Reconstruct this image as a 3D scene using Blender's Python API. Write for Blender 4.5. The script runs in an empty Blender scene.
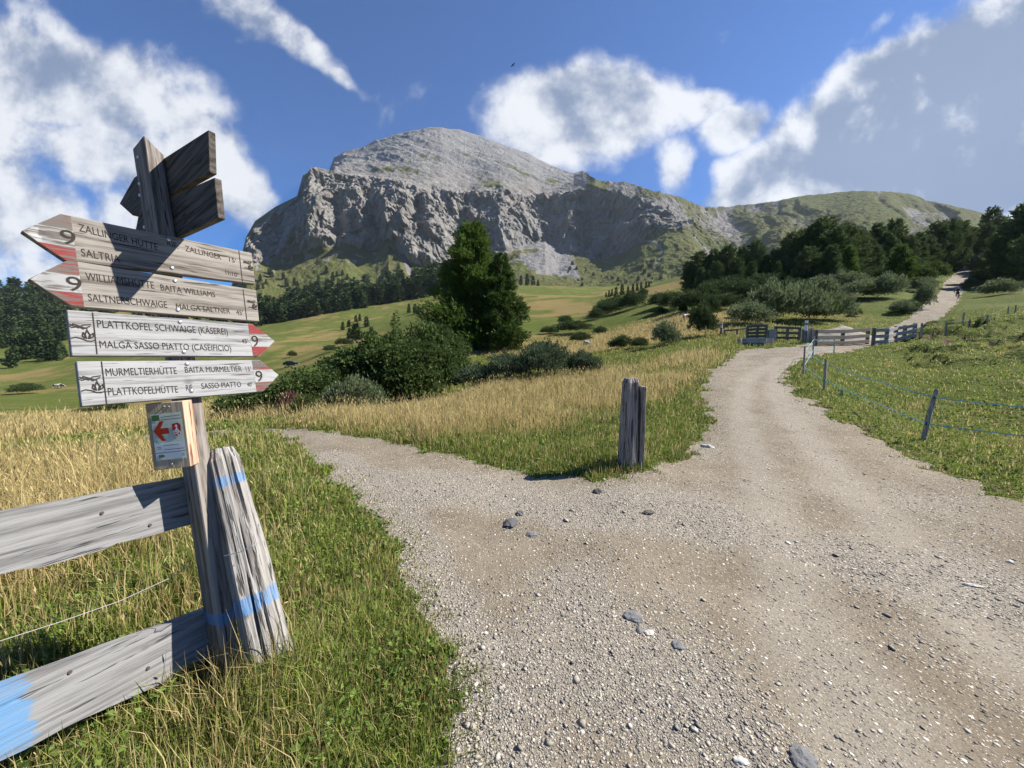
import bpy, bmesh, math, random
import numpy as np
from mathutils import Vector, Matrix
R = math.radians
rng = np.random.default_rng(7)
random.seed(7)
S = bpy.context.scene
COL = S.collection
# ------------------------------------------------------------------ camera
CAMH = 1.6; F = 382.0; PIT = R(5.2)
cam = bpy.data.cameras.new('camera'); camo = bpy.data.objects.new('camera', cam); COL.objects.link(camo)
camo.location = (0, 0, CAMH); camo.rotation_euler = (R(90) - PIT, 0, 0)
cam.sensor_width = 36; cam.lens = 36 * F / 1024; cam.clip_start = .05; cam.clip_end = 60000
S.camera = camo
def ray(px, py):
    u = (px - 512) / F; v = (384 - py) / F
    return np.array([u, math.cos(PIT) + math.sin(PIT) * v, math.cos(PIT) * v - math.sin(PIT)])
CAM = np.array([0, 0, CAMH])
def at(px, py, Y):
    r = ray(px, py); return CAM + r * (Y / r[1])
# ------------------------------------------------------------------ light
SUN_AZ = R(79); SUN_EL = R(43)
S.view_settings.view_transform = 'Standard'; S.view_settings.look = 'None'
S.view_settings.exposure = 1.15; S.view_settings.gamma = 1
sun = bpy.data.lights.new('sun', 'SUN'); suno = bpy.data.objects.new('sun', sun); COL.objects.link(suno)
sun.energy = 5.0; sun.angle = R(.53); sun.color = (1, .95, .87)
sdir = Vector((math.sin(SUN_AZ) * math.cos(SUN_EL), math.cos(SUN_AZ) * math.cos(SUN_EL), math.sin(SUN_EL)))
suno.rotation_euler = sdir.to_track_quat('Z', 'Y').to_euler()
suno.location = (20, 10, 30)
W = bpy.data.worlds.new('World'); S.world = W; W.use_nodes = True
def world():
    nt = W.node_tree; N = nt.nodes; L = nt.links
    bg = N['Background']; bg.inputs[1].default_value = .07
    sky = N.new('ShaderNodeTexSky'); sky.sky_type = 'NISHITA'; sky.sun_disc = False
    sky.sun_elevation = SUN_EL; sky.sun_rotation = SUN_AZ; sky.altitude = 2300; sky.air_density = 1.0
    sky.dust_density = .25; sky.ozone_density = 3.0
    tc = N.new('ShaderNodeTexCoord')
    sep = N.new('ShaderNodeSeparateXYZ'); L.new(tc.outputs['Generated'], sep.inputs[0])
    def M(op, a, b=None, c=None):
        n = N.new('ShaderNodeMath'); n.operation = op
        for i, q in enumerate((a, b, c)):
            if q is None: continue
            if hasattr(q, 'is_linked'): L.new(q, n.inputs[i])
            else: n.inputs[i].default_value = q
        return n.outputs[0]
    def mapr(x, a, b, lo=0, hi=1):
        n = N.new('ShaderNodeMapRange'); n.interpolation_type = 'SMOOTHSTEP'
        L.new(x, n.inputs[0])
        for i, q in enumerate((a, b, lo, hi)): n.inputs[1 + i].default_value = q
        return n.outputs[0]
    yy = M('MAXIMUM', sep.outputs[1], .06)
    gx = M('DIVIDE', sep.outputs[0], yy); gz = M('DIVIDE', sep.outputs[2], yy)
    com = N.new('ShaderNodeCombineXYZ'); L.new(gx, com.inputs[0]); L.new(gz, com.inputs[1])
    P = com.outputs[0]
    # wispy domain distortion
    def noise(vec, scale, det, rough, off=(0, 0, 0), dist=0.0):
        m = N.new('ShaderNodeMapping'); L.new(vec, m.inputs[0]); m.inputs[1].default_value = off
        n = N.new('ShaderNodeTexNoise'); L.new(m.outputs[0], n.inputs['Vector'])
        n.inputs['Scale'].default_value = scale; n.inputs['Detail'].default_value = det
        n.inputs['Roughness'].default_value = rough; n.inputs['Distortion'].default_value = dist
        return n.outputs[0]
    blobs = [  # px, py, rx, ry (pixels), tilt deg, weight
        (55, 88, 165, 62, -18, 1.0), (10, 60, 70, 70, 0, .8), (195, 128, 70, 38, -25, .8), (150, 165, 90, 42, -8, .85), (240, 195, 58, 46, -20, 1.0),
        (25, 225, 75, 45, 5, .9), (20, 265, 70, 34, 0, .75), (130, 215, 70, 40, 0, .6), (90, 160, 90, 40, 0, .85),
        (250, 12, 78, 32, -30, .85), (300, 48, 66, 24, -38, .8), (340, 82, 34, 14, -40, .6),
        (585, 112, 105, 52, 4, 1.05), (640, 105, 60, 36, -8, .9), (665, 155, 42, 34, -50, .8), (735, 122, 50, 26, 12, .8), (700, 105, 40, 22, 0, .7), (530, 122, 50, 24, -5, .7), (560, 160, 80, 22, -10, .6),
        (900, 120, 170, 72, 26, 1.25), (1010, 70, 130, 90, 30, 1.3), (770, 172, 70, 36, 22, 1.0), (960, 165, 170, 62, 0, 1.2), (830, 180, 130, 26, 0, .8),
        (872, 28, 42, 16, 40, .42), (1150, 90, 190, 140, 0, 1.2), (-130, 150, 200, 150, 0, .9), (690, 16, 60, 22, 0, .25), (150, 20, 60, 18, -10, .2),
    ]
    acc = None
    wv = noise(P, 3.5, 3, .5); wv2 = noise(P, 3.5, 3, .5, (7, 3, 1))
    dx = M('MULTIPLY', M('SUBTRACT', wv, .5), .22); dz = M('MULTIPLY', M('SUBTRACT', wv2, .5), .18)
    com2 = N.new('ShaderNodeCombineXYZ'); L.new(M('ADD', gx, dx), com2.inputs[0]); L.new(M('ADD', gz, dz), com2.inputs[1])
    PD = com2.outputs[0]
    for px, py, rx, ry, tilt, w in blobs:
        r = ray(px, py); c = (r[0] / r[1], r[2] / r[1], 0)
        k = 1 / (F * .97)
        m = N.new('ShaderNodeMapping'); m.vector_type = 'TEXTURE'; L.new(PD, m.inputs[0])
        m.inputs[1].default_value = c; m.inputs[2].default_value = (0, 0, R(tilt)); m.inputs[3].default_value = (rx * k, ry * k, 1)
        ln = N.new('ShaderNodeVectorMath'); ln.operation = 'LENGTH'; L.new(m.outputs[0], ln.inputs[0])
        e = M('MULTIPLY', mapr(ln.outputs['Value'], 1.45, .15), w)
        acc = e if acc is None else M('MAXIMUM', acc, e)
    nb = noise(P, 4.6, 11, .57, (1.3, 2.1, .4), .12)
    nb2 = noise(P, 4.6, 11, .57, (1.3 - .045, 2.1 - .05, .4), .12)
    dens = M('ADD', acc, M('MULTIPLY', M('SUBTRACT', nb, .47), 1.75))
    alpha = mapr(dens, .32, .80)
    # light: bright where density drops towards the sun, grey in thick cores
    lit = M('ADD', M('MULTIPLY', M('SUBTRACT', nb, nb2), 4.2), .52)
    core = mapr(M('ADD', acc, M('MULTIPLY', M('SUBTRACT', nb, .5), 1.6)), .55, 1.35)
    lit2 = M('SUBTRACT', lit, M('MULTIPLY', core, .42))
    # the big bank on the right lies nearer the sun and is seen from its shaded side
    shade = N.new('ShaderNodeMapRange'); L.new(gx, shade.inputs[0]); shade.inputs[1].default_value = .45; shade.inputs[2].default_value = 1.1
    shade.inputs[3].default_value = 0; shade.inputs[4].default_value = 1
    lown = noise(P, 2.6, 6, .55, (4.1, .7, 2.2), .3)
    sh = M('MULTIPLY', M('MULTIPLY', shade.outputs[0], mapr(M('ADD', acc, M('MULTIPLY', M('SUBTRACT', lown, .5), .9)), .66, 1.15)), M('ADD', .42, M('MULTIPLY', lown, .55)))
    lit3 = M('SUBTRACT', lit2, sh)
    lv = mapr(lit3, -.25, .85)
    cr = N.new('ShaderNodeMix'); cr.data_type = 'RGBA'; L.new(lv, cr.inputs[0])
    cr.inputs[6].default_value = (1.45, 1.9, 2.85, 1); cr.inputs[7].default_value = (5.9, 6.0, 6.2, 1)
    hs = N.new('ShaderNodeMix'); hs.data_type = 'RGBA'; hs.blend_type = 'MULTIPLY'; hs.inputs[0].default_value = 1
    L.new(sky.outputs[0], hs.inputs[6]); hs.inputs[7].default_value = (.25, .60, .98, 1)
    mx = N.new('ShaderNodeMix'); mx.data_type = 'RGBA'
    L.new(M('MULTIPLY', alpha, .95), mx.inputs[0]); L.new(hs.outputs[2], mx.inputs[6]); L.new(cr.outputs[2], mx.inputs[7])
    L.new(mx.outputs[2], bg.inputs[0])
world()
# ------------------------------------------------------------------ numpy noise
_pm = np.random.default_rng(3).permutation(256); _pm = np.concatenate([_pm, _pm, _pm])
_gr = np.random.default_rng(4).normal(size=(256, 3)); _gr /= np.linalg.norm(_gr, axis=1)[:, None]
def pn(x, y, z=0.0):
    x, y, z = np.broadcast_arrays(np.asarray(x, float), y, z)
    xi = np.floor(x).astype(int); yi = np.floor(y).astype(int); zi = np.floor(z).astype(int)
    xf = x - xi; yf = y - yi; zf_ = z - zi
    fd = lambda t: t * t * t * (t * (t * 6 - 15) + 10)
    u, v, w = fd(xf), fd(yf), fd(zf_)
    out = 0
    for i in (0, 1):
        for j in (0, 1):
            for k in (0, 1):
                g = _gr[_pm[_pm[_pm[(xi + i) & 255] + ((yi + j) & 255)] + ((zi + k) & 255)]]
                dv = g[..., 0] * (xf - i) + g[..., 1] * (yf - j) + g[..., 2] * (zf_ - k)
                out = out + dv * (u if i else 1 - u) * (v if j else 1 - v) * (w if k else 1 - w)
    return out * 1.5
def fbm(x, y, z=0.0, o=4, g=.5):
    a = 1; s = 0; f = 1
    for i in range(o):
        s = s + a * pn(x * f + 17.3 * i, y * f - 9.1 * i, np.asarray(z) * f + 3.7 * i); a *= g; f *= 2.03
    return s
def ridged(x, y, z=0.0, o=4, g=.5):
    a = 1; s = 0; f = 1
    for i in range(o):
        s = s + a * (1 - np.abs(pn(x * f + 11.3 * i, y * f - 5.1 * i, np.asarray(z) * f + 1.7 * i)) * 2); a *= g; f *= 2.03
    return s
def sst(x, a, b):
    t = np.clip((x - a) / (b - a), 0, 1); return t * t * (3 - 2 * t)
# ------------------------------------------------------------------ object helpers
def tag(o, label=None, cat=None, group=None, kind=None):
    if label: o['label'] = label
    if cat: o['category'] = cat
    if group: o['group'] = group
    if kind: o['kind'] = kind
    return o
def link(name, me, mat=None, parent=None):
    o = bpy.data.objects.new(name, me); COL.objects.link(o)
    if mat is not None and me is not None:
        for m in (mat if isinstance(mat, (list, tuple)) else [mat]): me.materials.append(m)
    if parent is not None: o.parent = parent
    return o
def thing(name, label, cat, loc=(0, 0, 0), rot=(0, 0, 0), group=None):
    o = bpy.data.objects.new(name, None); COL.objects.link(o); o.location = loc; o.rotation_euler = rot
    o.empty_display_size = .2
    return tag(o, label, cat, group)
def npmesh(name, V, T=None, Q=None, tint=None, smooth=False, attr='tint'):
    me = bpy.data.meshes.new(name); V = np.asarray(V, np.float32)
    nt = 0 if T is None else len(T); nq = 0 if Q is None else len(Q)
    me.vertices.add(len(V)); me.vertices.foreach_set('co', V.ravel())
    idx = []; st = []; tot = []
    if nt: idx.append(np.asarray(T, np.int32).ravel()); st.append(np.arange(nt) * 3); tot.append(np.full(nt, 3))
    if nq: idx.append(np.asarray(Q, np.int32).ravel()); st.append(nt * 3 + np.arange(nq) * 4); tot.append(np.full(nq, 4))
    idx = np.concatenate(idx).astype(np.int32)
    me.loops.add(len(idx)); me.loops.foreach_set('vertex_index', idx)
    me.polygons.add(nt + nq); me.polygons.foreach_set('loop_start', np.concatenate(st).astype(np.int32))
    me.polygons.foreach_set('loop_total', np.concatenate(tot).astype(np.int32))
    if smooth: me.polygons.foreach_set('use_smooth', np.ones(nt + nq, bool))
    if tint is not None:
        c = me.color_attributes.new(attr, 'FLOAT_COLOR', 'POINT')
        c.data.foreach_set('color', np.asarray(tint, np.float32).ravel())
    me.update(calc_edges=True); me.validate()
    return me
def bmo(name, bm, mat, parent=None, smooth=False):
    me = bpy.data.meshes.new(name); bmesh.ops.recalc_face_normals(bm, faces=bm.faces); bm.to_mesh(me); bm.free()
    if smooth:
        for p in me.polygons: p.use_smooth = True
    return link(name, me, mat, parent)
def box(bm, x0, x1, y0, y1, z0, z1, mt=None, bev=0):
    vs = [bm.verts.new(((x0, x1)[i & 1], (y0, y1)[(i >> 1) & 1], (z0, z1)[i >> 2])) for i in range(8)]
    fs = [bm.faces.new([vs[i] for i in f]) for f in ((0, 2, 3, 1), (4, 5, 7, 6), (0, 1, 5, 4), (2, 6, 7, 3), (0, 4, 6, 2), (1, 3, 7, 5))]
    if mt is not None: bmesh.ops.transform(bm, matrix=mt, verts=vs)
    if bev:
        es = list({e for f in fs for e in f.edges}); bmesh.ops.bevel(bm, geom=es, offset=bev, segments=1, affect='EDGES')
def tube(bm, pts, r, n=6, cap=True):
    pts = [Vector(p) for p in pts]; rings = []
    rr = r if isinstance(r, (list, tuple)) else [r] * len(pts)
    for i, p in enumerate(pts):
        a = pts[max(i - 1, 0)]; b = pts[min(i + 1, len(pts) - 1)]; t = (b - a)
        t = t.normalized() if t.length > 1e-9 else Vector((0, 0, 1))
        u = t.orthogonal().normalized() if i == 0 else (u0 - t * u0.dot(t)).normalized()
        u0 = u; v = t.cross(u)
        rings.append([bm.verts.new(p + (u * math.cos(k * 2 * math.pi / n) + v * math.sin(k * 2 * math.pi / n)) * rr[i]) for k in range(n)])
    for A, B in zip(rings, rings[1:]):
        for k in range(n): bm.faces.new((A[k], A[(k + 1) % n], B[(k + 1) % n], B[k]))
    if cap: bm.faces.new(rings[0][::-1]); bm.faces.new(rings[-1])
def prism(bm, pts2, y0, y1, mt=None, bev=0):
    """outline in local x,z extruded along y"""
    A = [bm.verts.new((x, y0, z)) for x, z in pts2]; B = [bm.verts.new((x, y1, z)) for x, z in pts2]
    n = len(A); fs = [bm.faces.new(A), bm.faces.new(B[::-1])]
    for i in range(n): fs.append(bm.faces.new((A[i], B[i], B[(i + 1) % n], A[(i + 1) % n])))
    if mt is not None: bmesh.ops.transform(bm, matrix=mt, verts=A + B)
    if bev:
        es = list({e for f in fs for e in f.edges}); bmesh.ops.bevel(bm, geom=es, offset=bev, segments=1, affect='EDGES')
# ------------------------------------------------------------------ materials
class NT:
    def __init__(s, name, rough=.9):
        s.m = bpy.data.materials.new(name); s.m.use_nodes = True; s.t = s.m.node_tree; s.N = s.t.nodes; s.L = s.t.links
        s.p = s.N['Principled BSDF']; s.p.inputs['Roughness'].default_value = rough
        s.p.inputs['Specular IOR Level'].default_value = .25
        s.out = s.N['Material Output']
    def put(s, inp, v):
        if hasattr(v, 'is_linked'): s.L.new(v, inp)
        elif isinstance(v, tuple) and len(v) == 3 and inp.type == 'RGBA': inp.default_value = (*v, 1)
        else: inp.default_value = v
    def coord(s, scale=(1, 1, 1), loc=(0, 0, 0), rot=(0, 0, 0), kind='Object'):
        tc = s.N.new('ShaderNodeTexCoord'); m = s.N.new('ShaderNodeMapping'); s.L.new(tc.outputs[kind], m.inputs[0])
        m.inputs[1].default_value = loc; m.inputs[2].default_value = rot; m.inputs[3].default_value = scale
        return m.outputs[0]
    def noise(s, vec, scale=1, det=4, rough=.55, dist=0, out=0):
        n = s.N.new('ShaderNodeTexNoise'); s.put(n.inputs['Vector'], vec); n.inputs['Scale'].default_value = scale
        n.inputs['Detail'].default_value = det; n.inputs['Roughness'].default_value = rough; n.inputs['Distortion'].default_value = dist
        return n.outputs[out]
    def voro(s, vec, scale, feat='F1', out=0, rnd=1):
        n = s.N.new('ShaderNodeTexVoronoi'); n.feature = feat; s.put(n.inputs['Vector'], vec); n.inputs['Scale'].default_value = scale
        n.inputs['Randomness'].default_value = rnd
        return n.outputs[out]
    def ramp(s, f, stops):
        r = s.N.new('ShaderNodeValToRGB'); s.put(r.inputs[0], f); e = r.color_ramp.elements
        while len(e) < len(stops): e.new(.5)
        for q, (p, c) in zip(e, stops): q.position = p; q.color = (*c, 1) if len(c) == 3 else c
        return r.outputs[0]
    def mix(s, f, a, b, bt='MIX'):
        n = s.N.new('ShaderNodeMix'); n.data_type = 'RGBA'; n.blend_type = bt
        s.put(n.inputs[0], f); s.put(n.inputs[6], a); s.put(n.inputs[7], b); return n.outputs[2]
    def math(s, op, a, b=0.0, c=None, clamp=False):
        n = s.N.new('ShaderNodeMath'); n.operation = op; n.use_clamp = clamp; s.put(n.inputs[0], a); s.put(n.inputs[1], b)
        if c is not None: s.put(n.inputs[2], c)
        return n.outputs[0]
    def mapr(s, x, a, b, lo=0, hi=1):
        n = s.N.new('ShaderNodeMapRange'); n.interpolation_type = 'SMOOTHSTEP'; s.put(n.inputs[0], x)
        for i, q in enumerate((a, b, lo, hi)): n.inputs[1 + i].default_value = q
        return n.outputs[0]
    def attr(s, name):
        n = s.N.new('ShaderNodeAttribute'); n.attribute_name = name
        sp = s.N.new('ShaderNodeSeparateColor'); s.L.new(n.outputs['Color'], sp.inputs[0])
        return n.outputs['Color'], sp.outputs[0], sp.outputs[1], sp.outputs[2]
    def bump(s, h, dist=.01, st=1):
        n = s.N.new('ShaderNodeBump'); s.put(n.inputs['Height'], h); n.inputs['Distance'].default_value = dist; n.inputs['Strength'].default_value = st
        s.L.new(n.outputs[0], s.p.inputs['Normal']); return s
    def base(s, c): s.put(s.p.inputs['Base Color'], c); return s
def flat(name, c, rough=.7, metal=0, var=.12, sc=8):
    n = NT(name, rough); n.p.inputs['Metallic'].default_value = metal
    k = n.noise(n.coord(), sc, 4)
    n.base(n.mix(k, tuple(q * (1 - var) for q in c), tuple(min(q * (1 + var), 1) for q in c)))
    return n.m
def leafmat(name, dark, light, trans=.25, rough=.6, accent=None):
    n = NT(name, rough); n.p.inputs['Specular IOR Level'].default_value = .04
    c, r, g, b = n.attr('tint')
    col = n.mix(r, dark, light)
    if accent: col = n.mix(g, col, accent)
    n.base(col)
    t = n.N.new('ShaderNodeBsdfTranslucent'); n.put(t.inputs[0], n.mix(.5, col, light))
    ms = n.N.new('ShaderNodeMixShader'); ms.inputs[0].default_value = trans
    n.L.new(n.p.outputs[0], ms.inputs[1]); n.L.new(t.outputs[0], ms.inputs[2]); n.L.new(ms.outputs[0], n.out.inputs[0])
    return n.m
def wood(name, axis='x', lo=(.10, .085, .07), mid=(.27, .245, .215), hi=(.42, .40, .37), dens=1.0, seed=0, paint=None, bumpd=.002, ck=.60):
    """weathered timber, grain along one local axis; paint = list of (axis index, centre, half width, colour)"""
    n = NT(name, .85)
    ai = 'xyz'.index(axis); sc = [1, 1, 1]
    sc[ai] = .06
    v = n.coord(tuple(sc), (seed * 3.1, seed * 1.7, seed * 2.3))
    wv = n.N.new('ShaderNodeTexWave'); wv.wave_type = 'BANDS'; wv.bands_direction = {'x': 'Z', 'z': 'X', 'y': 'Z'}[axis]
    n.put(wv.inputs['Vector'], v); wv.inputs['Scale'].default_value = 9 * dens; wv.inputs['Distortion'].default_value = 14
    wv.inputs['Detail'].default_value = 3; wv.inputs['Detail Scale'].default_value = 1.4; wv.inputs['Detail Roughness'].default_value = .6
    fine = n.noise(v, 170 * dens, 4, .6); broad = n.noise(v, 14, 4, .6, .4)
    f = n.math('ADD', n.math('MULTIPLY', wv.outputs['Fac'], .20), n.math('ADD', n.math('MULTIPLY', fine, .62), n.math('MULTIPLY', n.math('SUBTRACT', broad, .42), .85)))
    col = n.ramp(f, [(.20, lo), (.36, mid), (.58, hi), (.85, tuple(min(1, q * 1.12) for q in hi))])
    crack = n.mapr(n.noise(v, 60 * dens, 3, .7), ck, ck + .06)
    col = n.mix(n.math('MULTIPLY', crack, .85), col, tuple(q * .35 for q in lo))
    # knots
    sk = [5, 5, 5]; sk[ai] = 3.2
    vk = n.coord(tuple(sk), (seed * 1.1 + .3, .7, seed * .9))
    kd = n.voro(vk, 1.0, 'F1'); knot = n.mapr(kd, .10, .03)
    col = n.mix(n.math('MULTIPLY', knot, .7), col, tuple(q * .7 for q in lo))
    tint = n.noise(n.coord((3, 3, 3), (seed, 0, 0)), 1.5, 3)
    col = n.mix(n.math('MULTIPLY', tint, .35), col, (.36, .29, .21), 'MULTIPLY') if False else col
    if paint:
        tc = n.N.new('ShaderNodeTexCoord'); sp = n.N.new('ShaderNodeSeparateXYZ'); n.L.new(tc.outputs['Object'], sp.inputs[0])
        ed = n.noise(v, 45, 5, .7)
        for a, c, h, pc in paint:
            d = n.math('ABSOLUTE', n.math('SUBTRACT', n.math('ADD', sp.outputs[a], n.math('MULTIPLY', n.math('SUBTRACT', ed, .5), h * 1.9)), c))
            k = n.mapr(d, h * 1.15, h * .9)
            k = n.math('MULTIPLY', k, n.mapr(n.math('ADD', n.math('MULTIPLY', fine, .6), n.math('MULTIPLY', broad, .4)), .36, .58, .12, .88))
            col = n.mix(k, col, pc)
    n.base(col)
    n.bump(n.math('SUBTRACT', f, n.math('MULTIPLY', crack, .6)), bumpd, .9)
    return n.m
# ------------------------------------------------------------------ terrain control
CP = [
 # left meadow and valley
 (0,455,7),(100,440,8.5),(0,425,16),(120,425,15),(220,422,12.5),(0,411,45),(120,408,45),(200,402,40),(0,395,110),(120,392,100),
 (30,388,160),(120,380,150),(0,362,260),(60,352,300),(140,345,300),(0,330,480),(0,297,800),(60,293,800),(140,300,800),(200,342,260),
 (255,328,380),(296,365,140),(290,345,230),(340,312,440),(360,340,240),(320,354,120),(400,332,150),(430,346,60),(390,350,75),(440,318,170),
 (500,305,230),(420,303,470),(545,300,250),(540,330,75),(600,343,38),(650,338,36),(560,345,45),(590,296,330),(560,289,430),(620,292,220),
 (680,286,150),(640,300,120),(600,316,95),(430,291,560),
 (300,418,11),(400,406,16),(460,396,17),(330,430,7.6),(480,388,15),(530,386,14.5),(600,374,15.5),(500,420,8.6),(600,420,8.2),(560,445,6.4),
 (650,400,10),(690,363,16),(720,351,19),(740,343,22),(480,352,34),(440,362,28),(520,353,34),
 (790,378,11.6),(850,425,7.2),(800,395,9.5),(760,365,14.2),(720,390,10),(814,346,18),(868,344,20),(914,336,27),(750,400,9),(770,349,18),
 (925,318,38),(945,300,58),(955,283,85),(966,263,120),
 (760,338,23),(780,325,32),(740,312,45),(700,321,36),(690,300,70),(720,288,90),(780,282,80),(840,290,65),(900,300,50),(880,277,90),(820,306,50),(930,276,95),
 (966,261,170),(820,262,150),(700,274,170),(900,264,160),
 (922,440,6.7),(1024,490,4.1),(1000,430,6.9),(1024,400,8),(960,390,9.5),(880,375,12.5),(1000,350,15),(920,346,17),(1000,326,20),(930,326,25),
 (985,318,30),(1015,305,38),(1024,290,55),(1000,290,62),(1024,276,90),(1020,262,160),
 (1150,400,6),(1150,330,15),(1200,300,50),(-150,425,14),(-150,402,60),(-150,330,400),(-150,292,800),
 (120,302,1000),(255,302,950),(340,298,950),(430,291,950),(520,288,950),(600,289,900),(680,285,900),(760,281,900),(880,276,900),(1000,272,900),(1150,272,900),(-150,300,1000),
]
cpts = [at(*c) for c in CP]
for a in range(-75, 76, 25):
    for r_ in (1.0, 2.2, 3.6): cpts.append(np.array([math.sin(R(a)) * r_, math.cos(R(a)) * r_, 0]))
for x, y, z in ((-2.5, 4.4, 0), (0, 5.2, 0), (1.7, 5.5, .08), (3, 6.2, .04), (5.2, 5.2, 0), (-3.8, 6.8, -.02), (-1.3, 6.2, .04), (-3.4, 4.0, -.05), (-5, 4, -.2)): cpts.append(np.array([x, y, z]))
cpts = np.array(cpts)
def aw(x, y):
    r = np.maximum(np.hypot(x, y), .35); a = np.clip(np.arctan2(x, y), -R(80), R(80))
    return a * 3.0, np.log(r), r
ca, cw, cr_ = aw(cpts[:, 0], cpts[:, 1]); cq = cpts[:, 2] / cr_
def ker(d2): return .5 * d2 * np.log(d2 + 1e-9)
nC = len(ca)
A = np.zeros((nC + 3, nC + 3)); A[:nC, :nC] = ker((ca[:, None] - ca) ** 2 + (cw[:, None] - cw) ** 2) + np.eye(nC) * .004
A[:nC, nC] = 1; A[:nC, nC + 1] = ca; A[:nC, nC + 2] = cw; A[nC:, :nC] = A[:nC, nC:].T
sol = np.linalg.solve(A, np.concatenate([cq, [0, 0, 0]]))
def zbase(x, y):
    x = np.asarray(x, float).ravel(); y = np.asarray(y, float).ravel(); out = np.empty(len(x))
    for i in range(0, len(x), 20000):
        a, w, r = aw(x[i:i + 20000], y[i:i + 20000])
        q = ker((a[:, None] - ca) ** 2 + (w[:, None] - cw) ** 2) @ sol[:nC] + sol[nC] + a * sol[nC + 1] + w * sol[nC + 2]
        out[i:i + 20000] = q * r * sst(r, .3, 1.5)
    return out
def gp0(px, py, fn):
    r = ray(px, py); Y = np.exp(np.linspace(math.log(.8), math.log(1200), 900)); P = CAM + r[None] * (Y / r[1])[:, None]
    d = P[:, 2] - fn(P[:, 0], P[:, 1]); k = np.where(d < 0)[0]
    if len(k) == 0 or k[0] == 0: i = int(np.argmin(np.abs(d) / Y + (Y < 60) * 9)); return P[i]
    i = k[0]; t = d[i - 1] / (d[i - 1] - d[i]); return P[i - 1] * (1 - t) + P[i] * t
# road outline (traced on the ground)
LEFT = [(440,768),(440,660),(415,590),(385,530),(355,490),(320,468),(290,442),(262,431)]
BTOP = [(268,428),(330,431),(380,441),(430,452),(500,467),(560,477),(600,480),(650,471),(690,452),(706,430),(705,408),(702,390),(712,371),(732,357),(742,350)]
UPL = [(790,347),(838,342),(880,331),(910,318),(930,300),(945,283),(962,265)]
UPR = [(974,265),(964,285),(957,303),(937,322),(902,338),(872,346),(845,352),(812,358),(791,366),(786,378),(802,396),(852,426),(902,451),(960,480),(1024,500)]
g2 = lambda L_: [tuple(gp0(a, b, zbase)[:2]) for a, b in L_]
POLY = [(-.12, -6), (-.15, .9)] + g2(LEFT) + [(-9, 8.2), (-8.9, 9.6)] + g2(BTOP) + g2(UPL) + g2(UPR) + [(6.2, 2.5), (7.5, -1), (8, -6)]
POLY = np.array(POLY)
def polydist(x, y, P):
    """signed distance, positive inside"""
    x = np.asarray(x, float); y = np.asarray(y, float); best = np.full(x.shape, 1e9); ins = np.zeros(x.shape, bool)
    n = len(P)
    for i in range(n):
        ax, ay = P[i]; bx, by = P[(i + 1) % n]; ex, ey = bx - ax, by - ay
        t = np.clip(((x - ax) * ex + (y - ay) * ey) / (ex * ex + ey * ey + 1e-12), 0, 1)
        best = np.minimum(best, np.hypot(x - ax - t * ex, y - ay - t * ey))
        cond = ((ay > y) != (by > y)) & (x < (bx - ax) * (y - ay) / (by - ay + 1e-12) + ax); ins ^= cond
    return np.where(ins, best, -best)
def roadd(x, y):
    x = np.asarray(x, float); y = np.asarray(y, float); out = np.full(x.shape, -50.); k = np.hypot(x, y) < 190
    d = polydist(x[k], y[k], POLY)
    out[k] = d + (.20 * fbm(x[k] * 1.9, y[k] * 1.9, 0, 3) + .09 * pn(x[k] * 7, y[k] * 7)) * np.clip(np.hypot(x[k], y[k]) / 5, .6, 2)
    return out
def erode(x, y):
    r = np.hypot(x, y); a = np.degrees(np.arctan2(x, y))
    return sst(a, 43.5, 47.5) * sst(r, 17, 21) * (1 - sst(r, 34, 44)) 
def scarn(x, y): return fbm(x * .26 + 3, y * .42, .3, 4, .55)
def scar(x, y):
    m = scarn(x, y); return np.clip(np.exp(-((m - .01) / .045) ** 2) + np.exp(-((m - .25) / .045) ** 2), 0, 1) * sst(pn(x * .12, y * .12, 4), -.25, .1)
def zf(x, y, rd=None):
    x = np.asarray(x, float).ravel(); y = np.asarray(y, float).ravel(); r = np.hypot(x, y); z = zbase(x, y)
    if rd is None: rd = roadd(x, y)
    off = sst(-rd, -.05, .8)
    z = z + off * (.05 + .05 * fbm(x * 1.1, y * 1.1, 3, 3) * sst(r, .5, 3)) + (1 - off) * (.012 * fbm(x * 1.3, y * 1.3, 8, 3))
    z = z + off * sst(r, 9, 30) * .22 * fbm(x * .12, y * .12, 1, 4) + sst(r, 60, 200) * 1.6 * fbm(x * .016, y * .016, 2, 4)
    e = erode(x, y) * off; k = e > .01
    if k.any():
        m = scarn(x[k], y[k]); z[k] += e[k] * (.26 * sst(m, -.02, .05) + .24 * sst(m, .22, .29) - .2 + .14 * pn(x[k] * .9, y[k] * .9) + .07 * pn(x[k] * 2.1, y[k] * 2.1))
    return z
def gp(px, py): return gp0(px, py, zf)
def gz(x, y): return float(zf([x], [y])[0])
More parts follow.
